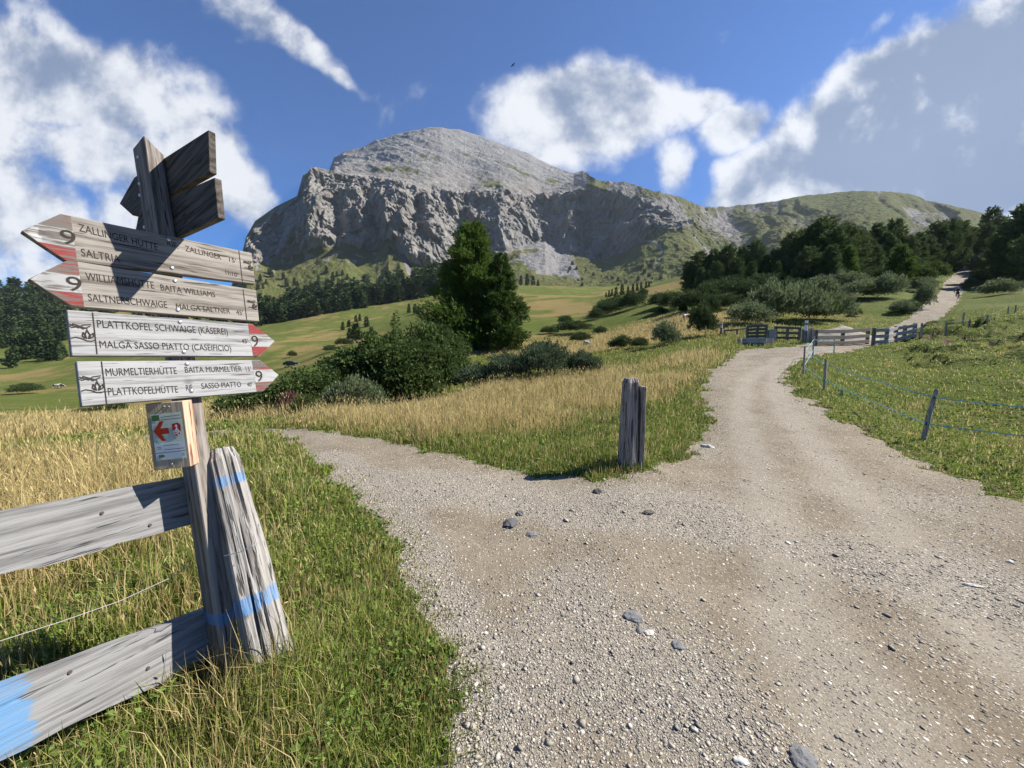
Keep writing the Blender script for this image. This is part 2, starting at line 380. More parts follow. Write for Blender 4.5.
# ------------------------------------------------------------------ terrain mesh
def terrain():
    az = np.radians(np.concatenate([np.arange(-180, -66, 3.0), np.arange(-66, 66, .16), np.arange(66, 180.1, 3.0)]))
    rr = np.concatenate([[0.02, .3, .6], np.exp(np.linspace(math.log(.8), math.log(90), 470)), np.exp(np.linspace(math.log(91.5), math.log(1400), 190))])
    Ag, Rg = np.meshgrid(az, rr); X = (np.sin(Ag) * Rg).ravel(); Y = (np.cos(Ag) * Rg).ravel()
    rd = roadd(X, Y); Z = zf(X, Y, rd)
    na, nr = len(az), len(rr)
    i = (np.arange(nr - 1)[:, None] * na + np.arange(na - 1)[None]).ravel()
    Q = np.stack([i, i + 1, i + 1 + na, i + na], 1)
    r = np.hypot(X, Y); a = np.degrees(np.arctan2(X, Y))
    dry = dryness(X, Y); dirt = erode(X, Y) * scar(X, Y)
    dirt = np.maximum(dirt, sst(-np.abs(rd + .12), -.25, 0) * sst(pn(X * 1.7, Y * 1.7, 5), .0, .4) * .9 * (r < 40))
    loose = looseness(X, Y)
    dry = np.where(rd > 0, track(X, Y), dry)
    tint = np.stack([loose, dry, dirt, np.ones_like(dry)], 1)
    V = np.stack([X, Y, Z], 1)
    rq = rd[Q].mean(1) > 0
    for nm, sel, mt in (('ground', ~rq, M_ground), ('gravel_road', rq, M_road)):
        q = Q[sel]; u, inv = np.unique(q.ravel(), return_inverse=True)
        o = link(nm, npmesh(nm, V[u], None, inv.reshape(-1, 4), tint[u], True), mt); tag(o, kind='structure')
    return X, Y, Z
ISL = np.array(g2([(300,425),(400,408),(600,372),(690,355),(720,356),(690,385),(640,405),(560,430),(430,440)]))
def dryness(x, y):
    x = np.asarray(x, float); y = np.asarray(y, float); r = np.hypot(x, y); a = np.degrees(np.arctan2(x, y))
    n = fbm(x * .25, y * .25, 4, 4); n2 = fbm(x * .018, y * .018, 6, 4); n3 = fbm(x * 1.1, y * 1.1, 9, 3)
    rdl = polydist(np.where(r < 60, x, 0), np.where(r < 60, y, 0), POLY) * (r < 60) - 50 * (r >= 60)
    left = sst(-a, 14, 26) * sst(r, 2.7, 4.6) * (1 - sst(r, 20, 34)) * sst(-rdl, .8, 2.2)
    isl = np.zeros_like(x); k = r < 60
    isl[k] = sst(polydist(x[k], y[k], ISL), -1.0, .5)
    mid = sst(a, -18, 8) * (1 - sst(a, 26, 34)) * sst(r, 24, 36) * (1 - sst(r, 300, 420)) * (.20 + .9 * n2)
    d = np.maximum(np.maximum(left * (.95 + .5 * n), isl * (.80 + .75 * n)), mid)
    d = d + .12 + .22 * n3 * (r < 30) + (.75 * n2 + .30 * fbm(x * .07, y * .035, 15, 3)) * (r >= 30) + .10 * (r >= 60)
    rb = sst(a, 36, 46) * (r < 60)
    return np.clip(d * (1 - .45 * rb) + rb * (.08 + .40 * np.clip(n3, 0, 1)), 0, 1)
BAND1 = np.array([gp0(a, b, zbase)[:2] for a, b in [(405,480),(520,495),(640,510),(760,530),(880,560),(1024,600)]])
BAND2 = np.array([gp0(a, b, zbase)[:2] for a, b in [(455,760),(450,650),(420,560),(390,500),(330,455)]])
BAND3 = np.array([gp0(a, b, zbase)[:2] for a, b in [(560,640),(680,690),(780,760)]])
def pdist(x, y, P):
    best = np.full(np.shape(x), 1e9)
    for (ax, ay), (bx, by) in zip(P[:-1], P[1:]):
        ex, ey = bx - ax, by - ay; t = np.clip(((x - ax) * ex + (y - ay) * ey) / (ex * ex + ey * ey), 0, 1)
        best = np.minimum(best, np.hypot(x - ax - t * ex, y - ay - t * ey))
    return best
TR = [np.array([gp0(a, b, zbase)[:2] for a, b in L_]) for L_ in ([(880,790),(800,620),(765,500),(740,420),(745,380),(780,358)], [(1010,650),(905,545),(835,470),(778,400),(775,370),(810,352)])]
def track(x, y):
    k = np.hypot(x, y) < 40; o_ = np.zeros(np.shape(x)); d = np.minimum(pdist(x[k], y[k], TR[0]), pdist(x[k], y[k], TR[1])); o_[k] = sst(d + .10 * fbm(x[k] * 1.5, y[k] * 1.5, 2, 3), .42, .08); return o_
def looseness(x, y):
    x = np.asarray(x, float); y = np.asarray(y, float)
    n = fbm(x * .9, y * .9, 12, 4)
    l = .16 + .55 * n + .75 * sst(pdist(x, y, BAND1), .75, .15) + .75 * sst(pdist(x, y, BAND2), .42, .1) + .35 * sst(pdist(x, y, BAND3), .5, .1)
    return np.clip(l - .55 * track(x, y), 0, 1)
def mat_ground():
    n = NT('meadow_ground', .95); n.p.inputs['Specular IOR Level'].default_value = .05
    c, loose, dry, dirt = n.attr('tint'); v = n.coord()
    n1 = n.noise(v, 2.2, 5, .65); n2 = n.noise(v, .12, 5, .6); n3 = n.noise(v, 14, 3, .6); n4 = n.noise(v, .02, 4, .6)
    green = n.mix(n1, (.052, .070, .016), (.112, .136, .030))
    green = n.mix(n.mapr(n2, .42, .62), green, n.mix(n1, (.086, .100, .026), (.135, .142, .042)))
    ochre = n.mix(n1, (.12, .095, .035), (.27, .205, .085))
    f = n.math('ADD', dry, n.math('MULTIPLY', n.math('SUBTRACT', n.math('ADD', n.math('MULTIPLY', n1, .5), n.math('MULTIPLY', n2, .7)), .6), 1.1), clamp=True)
    col = n.mix(n.mapr(f, .2, .75), green, ochre)
    col = n.mix(n.math('MULTIPLY', n.mapr(n3, .55, .75), .45), col, (.025, .035, .01))
    soil = n.mix(n3, (.055, .038, .024), (.15, .11, .075))
    col = n.mix(n.mapr(n.math('ADD', dirt, n.math('MULTIPLY', n.math('SUBTRACT', n1, .5), .5)), .35, .6), col, soil)
    n.base(col)
    h = n.math('ADD', n.math('MULTIPLY', n3, .4), n1)
    n.bump(h, .25, .9)
    return n.m
def mat_road():
    n = NT('gravel_surface', .95); n.p.inputs['Specular IOR Level'].default_value = .1
    c, loose, dry, dirt = n.attr('tint'); v = n.coord()
    n1 = n.noise(v, 1.3, 5, .65); n2 = n.noise(v, 9, 4, .7); n3 = n.noise(v, 90, 3, .7)
    # packed dirt
    packed = n.mix(n.mapr(n1, .3, .7), (.140, .110, .072), (.250, .212, .155))
    packed = n.mix(n.mapr(loose, .15, .75), packed, n.mix(n1, (.225, .198, .158), (.31, .28, .23))); packed = n.mix(n.mapr(n2, .4, .75), packed, (.21, .175, .125))
    packed = n.mix(n.math('MULTIPLY', dry, .75), packed, n.mix(n1, (.255, .228, .182), (.345, .312, .255)))
    packed = n.mix(n.mapr(n3, .4, .65), n.mix(.45, packed, (.10, .08, .06)), packed)
    hs = []; col = packed
    for sc, thr, k in ((34, .42, .55), (75, .45, .50), (150, .48, .52)):
        d = n.voro(v, sc, 'F1'); cc = n.voro(v, sc, 'F1', 1)
        sp = n.N.new('ShaderNodeSeparateColor'); n.L.new(cc, sp.inputs[0])
        stone = n.ramp(sp.outputs[0], [(0, (.085, .080, .072)), (.3, (.21, .185, .15)), (.62, (.36, .315, .25)), (.88, (.50, .45, .37)), (1, (.66, .61, .53))])
        pres = n.math('MULTIPLY', n.mapr(d, thr, thr - .12), n.mapr(n.math('ADD', sp.outputs[1], n.math('MULTIPLY', loose, .75)), k + .18, k + .30))
        col = n.mix(pres, col, stone)
        hs.append(n.math('MULTIPLY', n.math('MULTIPLY', n.math('SUBTRACT', thr, d), pres), 30 / sc))
    n.base(col)
    h = n.math('ADD', n.math('ADD', hs[0], hs[1]), n.math('ADD', hs[2], n.math('MULTIPLY', n2, .25)))
    n.bump(h, .035, .9)
    return n.m
M_ground = mat_ground(); M_road = mat_road()
terrain()
# ------------------------------------------------------------------ mountain
SKY = [(-500,312),(150,308),(205,303),(228,295),(240,262),(246,237),(255,221),(275,207),(297,196),(303,175),(316,169),(329,171),(334,160),(345,152),(365,146),(385,138),(410,131),(440,127),(460,130),(480,137),(505,146),(530,155),(548,165),(562,170),(574,174),(583,171),(592,177),(600,181),(625,182),(650,190),(680,197),(705,207),(725,206),(760,202),(800,196),(850,191),(880,190),(910,194),(940,203),(972,210),(1000,218),(1100,230),(1500,250)]
CT = [(-500,313),(150,309),(205,304),(228,297),(240,266),(246,242),(255,226),(275,212),(297,202),(303,181),(316,176),(329,176),(345,177),(380,181),(430,193),(470,197),(500,191),(540,196),(572,194),(592,186),(603,190),(625,196),(650,206),(680,214),(705,226),(760,223),(850,212),(900,210),(940,218),(1000,232),(1500,262)]
CB = [(-500,316),(150,312),(205,306),(228,302),(240,284),(246,270),(262,263),(290,257),(320,250),(345,243),(362,250),(375,250),(388,240),(400,250),(410,264),(430,267),(470,266),(500,262),(520,246),(545,240),(560,250),(600,256),(625,250),(645,236),(665,228),(690,232),(720,244),(760,244),(850,232),(940,234),(1000,246),(1500,275)]
def curve(cv):
    az = []; el = []
    for px, py in cv:
        r = ray(px, py); az.append(math.atan2(r[0], r[1])); el.append(r[2] / math.hypot(r[0], r[1]))
    return np.array(az), np.array(el)
def mat_mountain():
    n = NT('mountain_rock', .95); n.p.inputs['Specular IOR Level'].default_value = .05
    c, rk, pale, gl = n.attr('tint'); v = n.coord()
    vs = n.coord((1, 1, .22)); n1 = n.noise(v, .012, 8, .68); n2 = n.noise(vs, .022, 7, .7); n3 = n.noise(v, .09, 5, .7); n4 = n.noise(v, .004, 5, .6)
    rock = n.ramp(n2, [(.28, (.10, .094, .087)), (.45, (.182, .171, .157)), (.58, (.248, .234, .215)), (.8, (.33, .312, .288))])
    warm = n.mix(n3, (.19, .145, .108), (.28, .222, .17)); rock = n.mix(n.math('MULTIPLY', n.mapr(n1, .50, .66), .4), rock, warm)
    slab = n.ramp(n.math('ADD', n.math('MULTIPLY', n1, .6), n.math('MULTIPLY', n3, .4)), [(.3, (.125, .12, .115)), (.5, (.20, .194, .186)), (.7, (.28, .273, .262))])
    rock = n.mix(pale, rock, slab)
    gr = n.mix(n1, (.068, .074, .024), (.140, .134, .054)); gr = n.mix(n.mapr(n4, .4, .62), gr, n.mix(n3, (.082, .096, .028), (.118, .128, .040)))
    gr = n.mix(n.math('MULTIPLY', n.mapr(n3, .58, .72), .5), gr, (.03, .042, .018))
    f = n.math('ADD', rk, n.math('MULTIPLY', n.math('SUBTRACT', n.math('ADD', n.math('MULTIPLY', n1, .55), n.math('MULTIPLY', n3, .45)), .5), 1.5))
    n.base(n.mix(n.mapr(f, .38, .62), gr, rock))
    n5 = n.noise(n.coord((1, 1, .6)), .22, 4, .7); n6 = n.noise(n.coord((.5, 1, 2.4)), .06, 5, .7); n.bump(n.math('ADD', n.math('ADD', n.math('MULTIPLY', n3, .9), n.math('MULTIPLY', n6, .5)), n.math('ADD', n.math('MULTIPLY', n5, .55), n.math('ADD', n1, n.math('MULTIPLY', n.noise(n.coord((1, 1, .12)), .075, 5, .7), 1.1)))), 9, .75)
    return n.m
def mountain():
    azs = np.radians(np.concatenate([np.arange(-62, -36, .5), np.arange(-36, 52, .075), np.arange(52, 66, .5)]))
    na = len(azs)
    pxs = 512 + F * np.tan(azs)         # only used to place features by bearing
    I = lambda cv: np.interp(azs, *curve(cv))
    eS, eT, eB = I(SKY), I(CT), I(CB)
    sa, ca_ = np.sin(azs), np.cos(azs)
    slab = sst(pxs, 322, 330) * (1 - sst(pxs, 578, 592)); right = sst(pxs, 640, 720)
    left = 1 - sst(pxs, 228, 262)
    D0 = 860 + 0 * azs
    D1 = 1300 - 60 * np.cos(pxs * .03) + 150 * sst(pxs, 480, 560) * (1 - sst(pxs, 600, 650)) + 40 * np.sin(pxs * .071)
    D2 = D1 + 230 + 140 * right
    D3 = D2 + 120 + 900 * slab + 330 * right
    z0 = zbase(sa * D0, ca_ * D0) - 12
    zB, zT, zS = CAMH + eB * D1, CAMH + eT * D2, CAMH + eS * D3
    rows = []
    def seg(Da, za, Db, zb, n, pw=1.0, last=False):
        t = np.linspace(0, 1, n, endpoint=last)
        for q in t: rows.append((Da + (Db - Da) * q, za + (zb - za) * q ** pw))
    seg(D0, z0, D1, zB, 120, 1.2); kA = len(rows)
    seg(D1, zB, D2, zT, 190, .85); kB = len(rows)
    seg(D2, zT, D3, zS, 150, last=True); kC = len(rows)
    for j in range(1, 8): rows.append((D3 + 40 * j, zS - 14 * j * j))
    D = np.array([r[0] for r in rows]); Z = np.array([r[1] for r in rows]); nr = len(rows)
    px = np.broadcast_to(pxs, D.shape)
    X = D * sa; Y = D * ca_
    t = np.arange(nr)[:, None] * np.ones(na)
    cl = sst(t, kA - 14, kA + 8) * (1 - sst(t, kB - 14, kB + 24)); sl = sst(t, kB, kB + 30); ap = 1 - sst(t, kA - 25, kA)
    cliffy = cl * (1 - .88 * np.broadcast_to(right, D.shape)) * (1 - np.broadcast_to(left, D.shape) * .25)
    top_r = sst(px, 590, 610) * (1 - sst(px, 690, 740))
    wx = 26 * fbm(X * .008, Y * .008, Z * .008, 3); wz = 26 * fbm(X * .008, Y * .008, Z * .008 + 9, 3)
    Xw, Zw = X + wx, Z + wz
    pil = ridged(Xw * .0075, Y * .003, Zw * .0026, 3, .5); pil2 = ridged(Xw * .021, Y * .012, Zw * .011, 4, .55); f3 = fbm(X * .05, Y * .05, Z * .05, 5, .6)
    cell = np.abs(pn(Xw * .030, Y * .02, Zw * .020)) + .5 * np.abs(pn(Xw * .065, Y * .05, Zw * .05))
    strata = fbm(X * .003 + .2 * f3, Y * .003, Zw * .035, 3, .55)
    crag = ridged(X * .085, Y * .06, Z * .06, 3, .6)
    bowl = np.exp(-((px - 590) / 30) ** 2) * sst(t, kA - 20, kA + 30) * (1 - sst(t, kB - 40, kB))
    BP = np.array([(200,0),(244,0),(258,35),(268,5),(284,40),(292,25),(306,85),(322,95),(336,35),(346,-15),(356,25),(368,60),(378,15),(392,75),(412,60),(424,5),(436,45),(452,60),(468,15),(484,45),(505,60),(522,5),(545,-25),(560,15),(576,45),(586,-50),(606,-80),(622,-10),(640,25),(668,15),(700,0),(900,0)])
    pw = px + 9 * fbm(X * .006, Y * .006, Z * .012, 3) + (Z - 250) * .012
    butt = np.interp(pw, BP[:, 0], BP[:, 1]) * (.55 + .45 * sst(t, kB, kA + 30))
    fins = np.maximum(pil - .55, 0)
    rad = cliffy * (-(fins - .4) * 48 - butt * 1.15 - (pil2 - .8) * 15 - (cell - .35) * 16 + strata * 15 - (crag - .8) * 4 + f3 * 5) + bowl * 80
    sl_a = sl * np.broadcast_to(slab, D.shape)
    rg = ridged(X * .004 + Z * .006, Y * .0016, Z * .002, 5, .6); rg2 = np.abs(pn(X * .012, Y * .004, Z * .03)) + .5 * np.abs(pn(X * .03, Y * .012, Z * .06))
    dz = sl_a * ((rg - .9) * 16 - (rg2 - .4) * 9 + f3 * 3.5) + top_r * sst(t, kA + 20, kB) * ((pil2 - .8) * 8 + f3 * 4 - (cell - .35) * 7)
    # gullies on the grassy flanks: run down the slope, wander with height
    gy = ridged((px + (Z * .10)) * .022 + .35 * fbm(X * .004, Y * .004, Z * .004, 2), Z * .0012, .5, 3, .5)
    rt = np.broadcast_to(right, D.shape)
    dz = dz + ap * (f3 * 4 + fbm(X * .012, Y * .012, 3, 3) * 9) * sst(t, 3, 40) - rt * sst(t, 15, 60) * (1 - .65 * sst(t, kC - 60, kC)) * np.clip(gy - .62, 0, 1) * 40 + rt * f3 * 4
    fade = (1 - .55 * sst(t, kC - 12, kC)); dz = dz * fade; rad = rad * fade
    Dn = D + rad; X = Dn * sa; Y = Dn * ca_; Zn = Z + dz + cliffy * f3 * 6
    # what the slope is made of
    lowgrass = fbm(X * .006, Y * .006, Z * .006, 4)
    rk = cliffy * 1.0
    rk = np.maximum(rk, np.maximum(sl_a, slab * sst(t, kB - 30, kB)) * (.80 + .2 * sst(t, kB + 50, kB + 110) - .95 * np.clip(lowgrass - .12, 0, 1) * (1 - sst(t, kB + 40, kB + 110))))
    rk = np.maximum(rk, top_r * sst(t, kA + 8, kA + 60) * (.60 - .42 * sst(px, 640, 740) + .45 * lowgrass))
    sn = fbm(X * .012, Y * .012, Z * .012, 4)
    scree = sst(np.exp(-((px - (543 - (t - kA) * .16) + 14 * sn) / 30) ** 2) + .35 * sn, .3, .7) * sst(t, kA - 90, kA - 60) * (1 - sst(t, kA + 40, kA + 110))
    scree = np.maximum(scree, .95 * np.exp(-((px - (470 + 0 * t)) / 6) ** 2) * 0)
    finger = np.exp(-((px - 402 - (kA - t) * .30) / 5) ** 2) * sst(t, kA - 70, kA - 55) * (1 - sst(t, kA, kA + 20))
    path = np.exp(-((px - (632 - 26 * np.sin((t - kA) * .035))) / 2.2) ** 2) * sst(t, 30, 60) * (1 - sst(t, kA + 30, kA + 60))
    rk = np.maximum(rk, np.maximum(scree * .95, np.maximum(finger, path * .62)))
    rk = np.maximum(rk, rt * (.10 + .42 * np.clip(gy - .85, 0, 1) * 2.2 + .30 * np.clip(lowgrass, 0, 1)) * sst(t, 20, 70))
    blocks = sst(fbm(X * .03, Y * .03, 5, 3), .28, .5) * sst(t, kA - 75, kA - 10) * (1 - sst(t, kA, kA + 10)) * (1 - sst(px, 480, 520))
    rk = np.maximum(rk, blocks * .7); rk = np.maximum(rk, .12)
    pale = np.clip(np.maximum(sl_a * sst(t, kB + 10, kB + 70), np.maximum(scree, np.maximum(path, blocks * .8))), 0, 1)
    V = np.stack([X.ravel(), Y.ravel(), Zn.ravel()], 1)
    i = (np.arange(nr - 1)[:, None] * na + np.arange(na - 1)[None]).ravel()
    Q = np.stack([i, i + 1, i + 1 + na, i + na], 1)
    tint = np.stack([rk.ravel(), pale.ravel(), gy.ravel(), np.ones(rk.size)], 1)
    o = link('mountain', npmesh('mountain', V, None, Q, tint, False), mat_mountain()); tag(o, kind='structure')
    return X, Y, Zn
MX, MY, MZ = mountain()
# ------------------------------------------------------------------ foliage builders
def kites(pos, d, ln, wd, r, tint, cup=.0):
    """one narrow diamond leaf per row: pos base, d unit direction"""
    n = len(pos); ln = np.broadcast_to(ln, n)[:, None]; wd = np.broadcast_to(wd, n)[:, None]
    s = np.cross(d, r.normal(size=(n, 3))); s /= np.linalg.norm(s, axis=1)[:, None] + 1e-9
    up = np.cross(s, d)
    V = np.stack([pos, pos + d * ln * .45 + s * wd * .5 + up * wd * cup, pos + d * ln, pos + d * ln * .45 - s * wd * .5 + up * wd * cup], 1).reshape(-1, 3)
    Q = np.arange(n * 4).reshape(-1, 4); t = np.repeat(tint, 4, axis=0)
    return V, Q, t
def unit(v): return v / (np.linalg.norm(v, axis=1)[:, None] + 1e-9)
def tints(r, n, lo=0, hi=1, acc=0.0, clump=None):
    a = r.uniform(lo, hi, n)
    if clump is not None: a = np.clip(a * .6 + clump * .5, 0, 1)
    g = (r.uniform(0, 1, n) < acc) * r.uniform(.4, 1, n)
    return np.stack([a, g, np.zeros(n), np.ones(n)], 1)
def conifer_mesh(name, h, rad, seed, prof, nb=70, tl=.32, tw=.09, per=14, droop=.15, base=.06, up=.35, irr=.35, lobes=0, sprays=3, acc=0.0, side=None):
    r = np.random.default_rng(seed); P = []; D = []; C = []
    for i in range(nb):
        t = base + (1 - base) * ((i + r.uniform(0, 1)) / nb) ** .92
        az = i * 2.4 + r.uniform(-.5, .5)
        L = rad * prof(t) * (1 - irr * r.uniform(0, 1) ** 1.3) * (1 + .18 * math.sin(az * 2 + seed) + .12 * math.sin(az * 3 + t * 9))
        if side: L *= side(az, t)
        L = max(L, .12 * rad)
        m = max(4, int(per * L / rad * 2.2)); u = r.uniform(.12, 1, m) ** .75
        hd = np.array([math.cos(az), math.sin(az), 0]); sd = np.array([-hd[1], hd[0], 0])
        z0 = h * t
        lat = r.normal(0, .16, m) * L * (1.15 - u * .55)
        p = hd * (u * L)[:, None] + sd * lat[:, None]
        z = z0 - droop * L * u ** 1.4 + up * .45 * L * u ** 2.4 + r.normal(0, .05, m) * L
        p[:, 2] += z
        bt = r.uniform(0, 1)
        for k in range(sprays):
            dd = hd * .8 + sd * np.sign(lat)[:, None] * .4 * r.uniform(0, 1, m)[:, None] + np.array([0, 0, up]) + r.normal(0, .45, (m, 3))
            P.append(p + r.normal(0, .03, (m, 3)) * rad); D.append(unit(dd)); C.append(np.full(m, bt))
    P = np.concatenate(P); D = np.concatenate(D); C = np.concatenate(C); n = len(P)
    V, Q, T = kites(P, D, tl * r.uniform(.6, 1.3, n), tw * r.uniform(.7, 1.3, n), r, tints(r, n, 0, 1, acc, C))
    return npmesh(name, V, None, Q, T)
def trunk_mesh(name, h, r0, seed, limbs=10, rad=1, z0=.1, z1=.85):
    bm = bmesh.new(); r = random.Random(seed)
    tube(bm, [(r.uniform(-.02, .02) * h * .4, r.uniform(-.02, .02) * h * .4, q * h - .3 * (q == 0)) for q in (0, .1, .3, .55, .8, .97)], [r0 * 1.35, r0, r0 * .8, r0 * .52, r0 * .25, r0 * .06], 8)
    for i in range(limbs):
        z = h * (z0 + (z1 - z0) * i / max(1, limbs - 1)); a = i * 2.4 + r.uniform(-.4, .4); L = rad * (1.05 - z / h) * r.uniform(.5, .85)
        tube(bm, [(0, 0, z), (math.cos(a) * L * .5, math.sin(a) * L * .5, z + .02 * h), (math.cos(a) * L, math.sin(a) * L, z + .01 * h)], [r0 * .26, r0 * .17, r0 * .05], 5)
    me = bpy.data.meshes.new(name); bmesh.ops.recalc_face_normals(bm, faces=bm.faces); bm.to_mesh(me); bm.free(); return me
def bush_mesh(name, blobs, n, ll, lw, seed, upb=.5, acc=0.0, rag=.5):
    r = np.random.default_rng(seed); P = []; D = []; C = []
    vol = np.array([b[3] * b[4] + b[3] * b[5] for b in blobs]); vol = vol / vol.sum()
    for (x, y, z, a, b, c), f in zip(blobs, vol):
        m = int(n * f); d = unit(r.normal(size=(m, 3))); d[:, 2] = np.where(d[:, 2] < -.35, -d[:, 2], d[:, 2])
        k = r.uniform(0, 1, m) ** .3
        lump = 1 + rag * fbm(d[:, 0] * 2.6 + seed, d[:, 1] * 2.6 + x, d[:, 2] * 2.6, 3)
        p = d * (k * lump)[:, None] * np.array([a, b, c]) + np.array([x, y, z])
        P.append(p); D.append(d); C.append(np.clip(.5 + .9 * fbm(p[:, 0] * 2.2 / max(a, .3), p[:, 1] * 2.2 / max(a, .3), p[:, 2] * 2.2 / max(a, .3) + seed, 2), 0, 1))
    P = np.concatenate(P); D = np.concatenate(D); C = np.concatenate(C); k = P[:, 2] > .02; P, D, C = P[k], D[k], C[k]; m = len(P)
    dd = unit(D * .6 + np.array([0, 0, upb]) + r.normal(0, .5, (m, 3)))
    V, Q, T = kites(P, dd, ll * r.uniform(.6, 1.3, m), lw * r.uniform(.7, 1.3, m), r, tints(r, m, 0, 1, acc, C), .12)
    return npmesh(name, V, None, Q, T)
def stems_mesh(name, w, h, n, seed):
    bm = bmesh.new(); r = random.Random(seed)
    for i in range(n):
        a = r.uniform(0, 6.28); x = r.uniform(-.25, .25) * w; y = r.uniform(-.25, .25) * w; q = r.uniform(.35, .8)
        tube(bm, [(x, y, -.15), (x + math.cos(a) * .12 * w, y + math.sin(a) * .12 * w, h * .45 * q), (x + math.cos(a) * .3 * w, y + math.sin(a) * .3 * w, h * q)], [.03, .022, .008], 5)
    me = bpy.data.meshes.new(name); bm.to_mesh(me); bm.free(); return me
M_bark = wood('tree_bark', 'z', (.03, .024, .018), (.085, .066, .05), (.15, .125, .10), .5, 3, None, .02)
M_larch = leafmat('larch_needles', (.030, .056, .012), (.108, .168, .034), .3)
M_spruce = leafmat('spruce_needles', (.024, .046, .012), (.082, .130, .030), .2)
M_pine = leafmat('stone_pine_needles', (.032, .056, .021), (.118, .158, .056), .2)
M_far = leafmat('distant_conifer_needles', (.022, .043, .018), (.070, .100, .038), .15)
M_willow = leafmat('grey_willow_leaves', (.050, .072, .030), (.205, .245, .125), .25)
M_alder = leafmat('green_alder_leaves', (.022, .040, .012), (.10, .142, .042), .28)
M_dkbush = leafmat('dark_shrub_leaves', (.024, .042, .016), (.088, .120, .045), .2)
p_cone = lambda t: (1 - t) ** .85 * (.55 + .45 * min(1, t * 9))
p_round = lambda t: max(.05, (1 - t)) ** .42 * (.62 + .38 * math.sin(min(1, t * 1.6) * 1.57)) * .92
p_larch = lambda t: (max(.02, 1 - t)) ** .50 * (.72 + .28 * min(1, t * 5))
def tree(name, label, cat, loc, rz, parts, group=None, scale=1):
    t = thing(name, label, cat, loc, (0, 0, rz), group); t.scale = (scale,) * 3 if not isinstance(scale, tuple) else scale
    for pn_, me, mt in parts:
        if not me.materials: me.materials.append(mt)
        link(pn_, me, None, t)
    return t
def root(px, Y, sink=.15):
    p = at(px, 300, Y); return (p[0], p[1], gz(p[0], p[1]) - sink)
def pxh(n, Y): return n * Y / F
# the pair of conifers in the middle
lar = conifer_mesh('larch_crown', 11.2, 4.7, 11, p_larch, 190, .42, .085, 56, .10, .03, .42, .45, sprays=4,
                   side=lambda a, t: (1.12 if math.cos(a) < 0 else .88) + (.35 if t < .3 and math.cos(a) < -.5 else 0))
tree('larch_tree', 'tall broad larch tree standing behind the big round bushes at the middle of the meadow', 'tree', root(474, 35), 0,
     [('crown', lar, M_larch), ('trunk', trunk_mesh('larch_trunk', 11.5, .2, 5, 26, 3.4), M_bark)])
spr = conifer_mesh('spruce_crown', 8.3, 2.9, 15, lambda t: (1 - t) ** .6 * (.7 + .3 * min(1, t * 5)), 110, .34, .085, 44, .16, .02, .25, .35, sprays=4)
tree('spruce_tree', 'shorter dark spruce growing close against the right side of the tall larch', 'tree', root(501, 33), 1.2,
     [('crown', spr, M_spruce), ('trunk', trunk_mesh('spruce_trunk', 7.5, .15, 6, 14, 2), M_bark)])
sp2 = conifer_mesh('small_spruce_crown', 6.4, 2.0, 19, p_cone, 46, .34, .09, 18, .10, .05, .3, .55, sprays=3)
tree('spruce_tree', 'small ragged dark spruce poking up behind the round bushes left of the tall larch', 'tree', root(395, 58), 0,
     [('crown', sp2, M_spruce), ('trunk', trunk_mesh('spruce_trunk', 6.2, .12, 7, 10, 1.5), M_bark)])
# ------------------------------------------------------------------ stone pines on the right hill
pines = []
for i in range(5):
    hh = 10.0; rr_ = [4.0, 3.4, 4.3, 3.1, 3.2][i]; pr = [p_round, p_larch, p_round, p_larch, p_larch][i]
    cm = conifer_mesh('pine_crown', hh, rr_, 40 + i, pr, 96, .50, .16, 26, .08, .05 if i != 1 else .14, .5, .42, sprays=3)
    pines.append([('crown', cm, M_pine if i != 4 else M_larch), ('trunk', trunk_mesh('pine_trunk', hh * .95, .2, 60 + i, 8, 2), M_bark)])
PL = [(688,262,90,0),(698,252,88,0),(712,250,86,1),(726,246,84,0),(740,247,84,1),(753,241,80,0),(764,256,78,1),(775,250,80,2),(787,234,78,0),(797,231,80,2),(808,226,76,3),(820,219,76,2),(832,228,74,0),
      (840,225,80,0),(850,231,82,2),(858,231,84,3),(872,224,90,3),(889,220,95,0),(880,233,88,1),(901,236,92,2),(914,233,96,3),(897,245,70,4),(845,246,66,4),(828,246,64,1),(806,248,66,2),(866,240,84,1),
      (930,223,104,0),(942,220,104,2),(954,222,106,0),(922,236,100,1),(966,228,112,3),(979,224,108,3),(983,208,125,1),(994,232,100,2),(1003,222,82,0),(1014,206,76,2),(1024,200,74,0),(1009,241,70,1),(1021,236,66,2),(1036,196,78,0),(1046,210,70,1),
      (776,262,72,1),(735,258,78,2),(715,262,80,0),(700,268,80,2),(750,262,74,1),(988,246,95,0),(972,242,110,1)]
BASE = {688: 286, 1014: 275}
for i, (px, top, Y, k) in enumerate(PL):
    loc = root(px, Y); tz = at(px, top, Y)[2]; hh = max(3.0, tz - loc[2]); s = hh / 10.0
    lab = 'dark stone pine in the wooded slope to the right of the mountain'
    grp = 'conifers on the right hillside'
    if px > 992 and px < 1030 and top < 215: lab = 'big dark conifer at the right edge above the gravel road'; grp = 'big conifers at the right edge'
    if px == 983: lab = 'lone rounded pine on a bare trunk, standing on the skyline right of the road'; grp = None
    if k == 4: lab = 'lighter green larch in front of the dark pines on the right hill'; grp = 'light larches on the right hill'
    w = s * random.uniform(.9, 1.2) * (1.0 if s < 1.3 else .8)
    tree('pine_tree', lab, 'tree', loc, random.uniform(0, 6.28), pines[k], grp, (w, w, s))
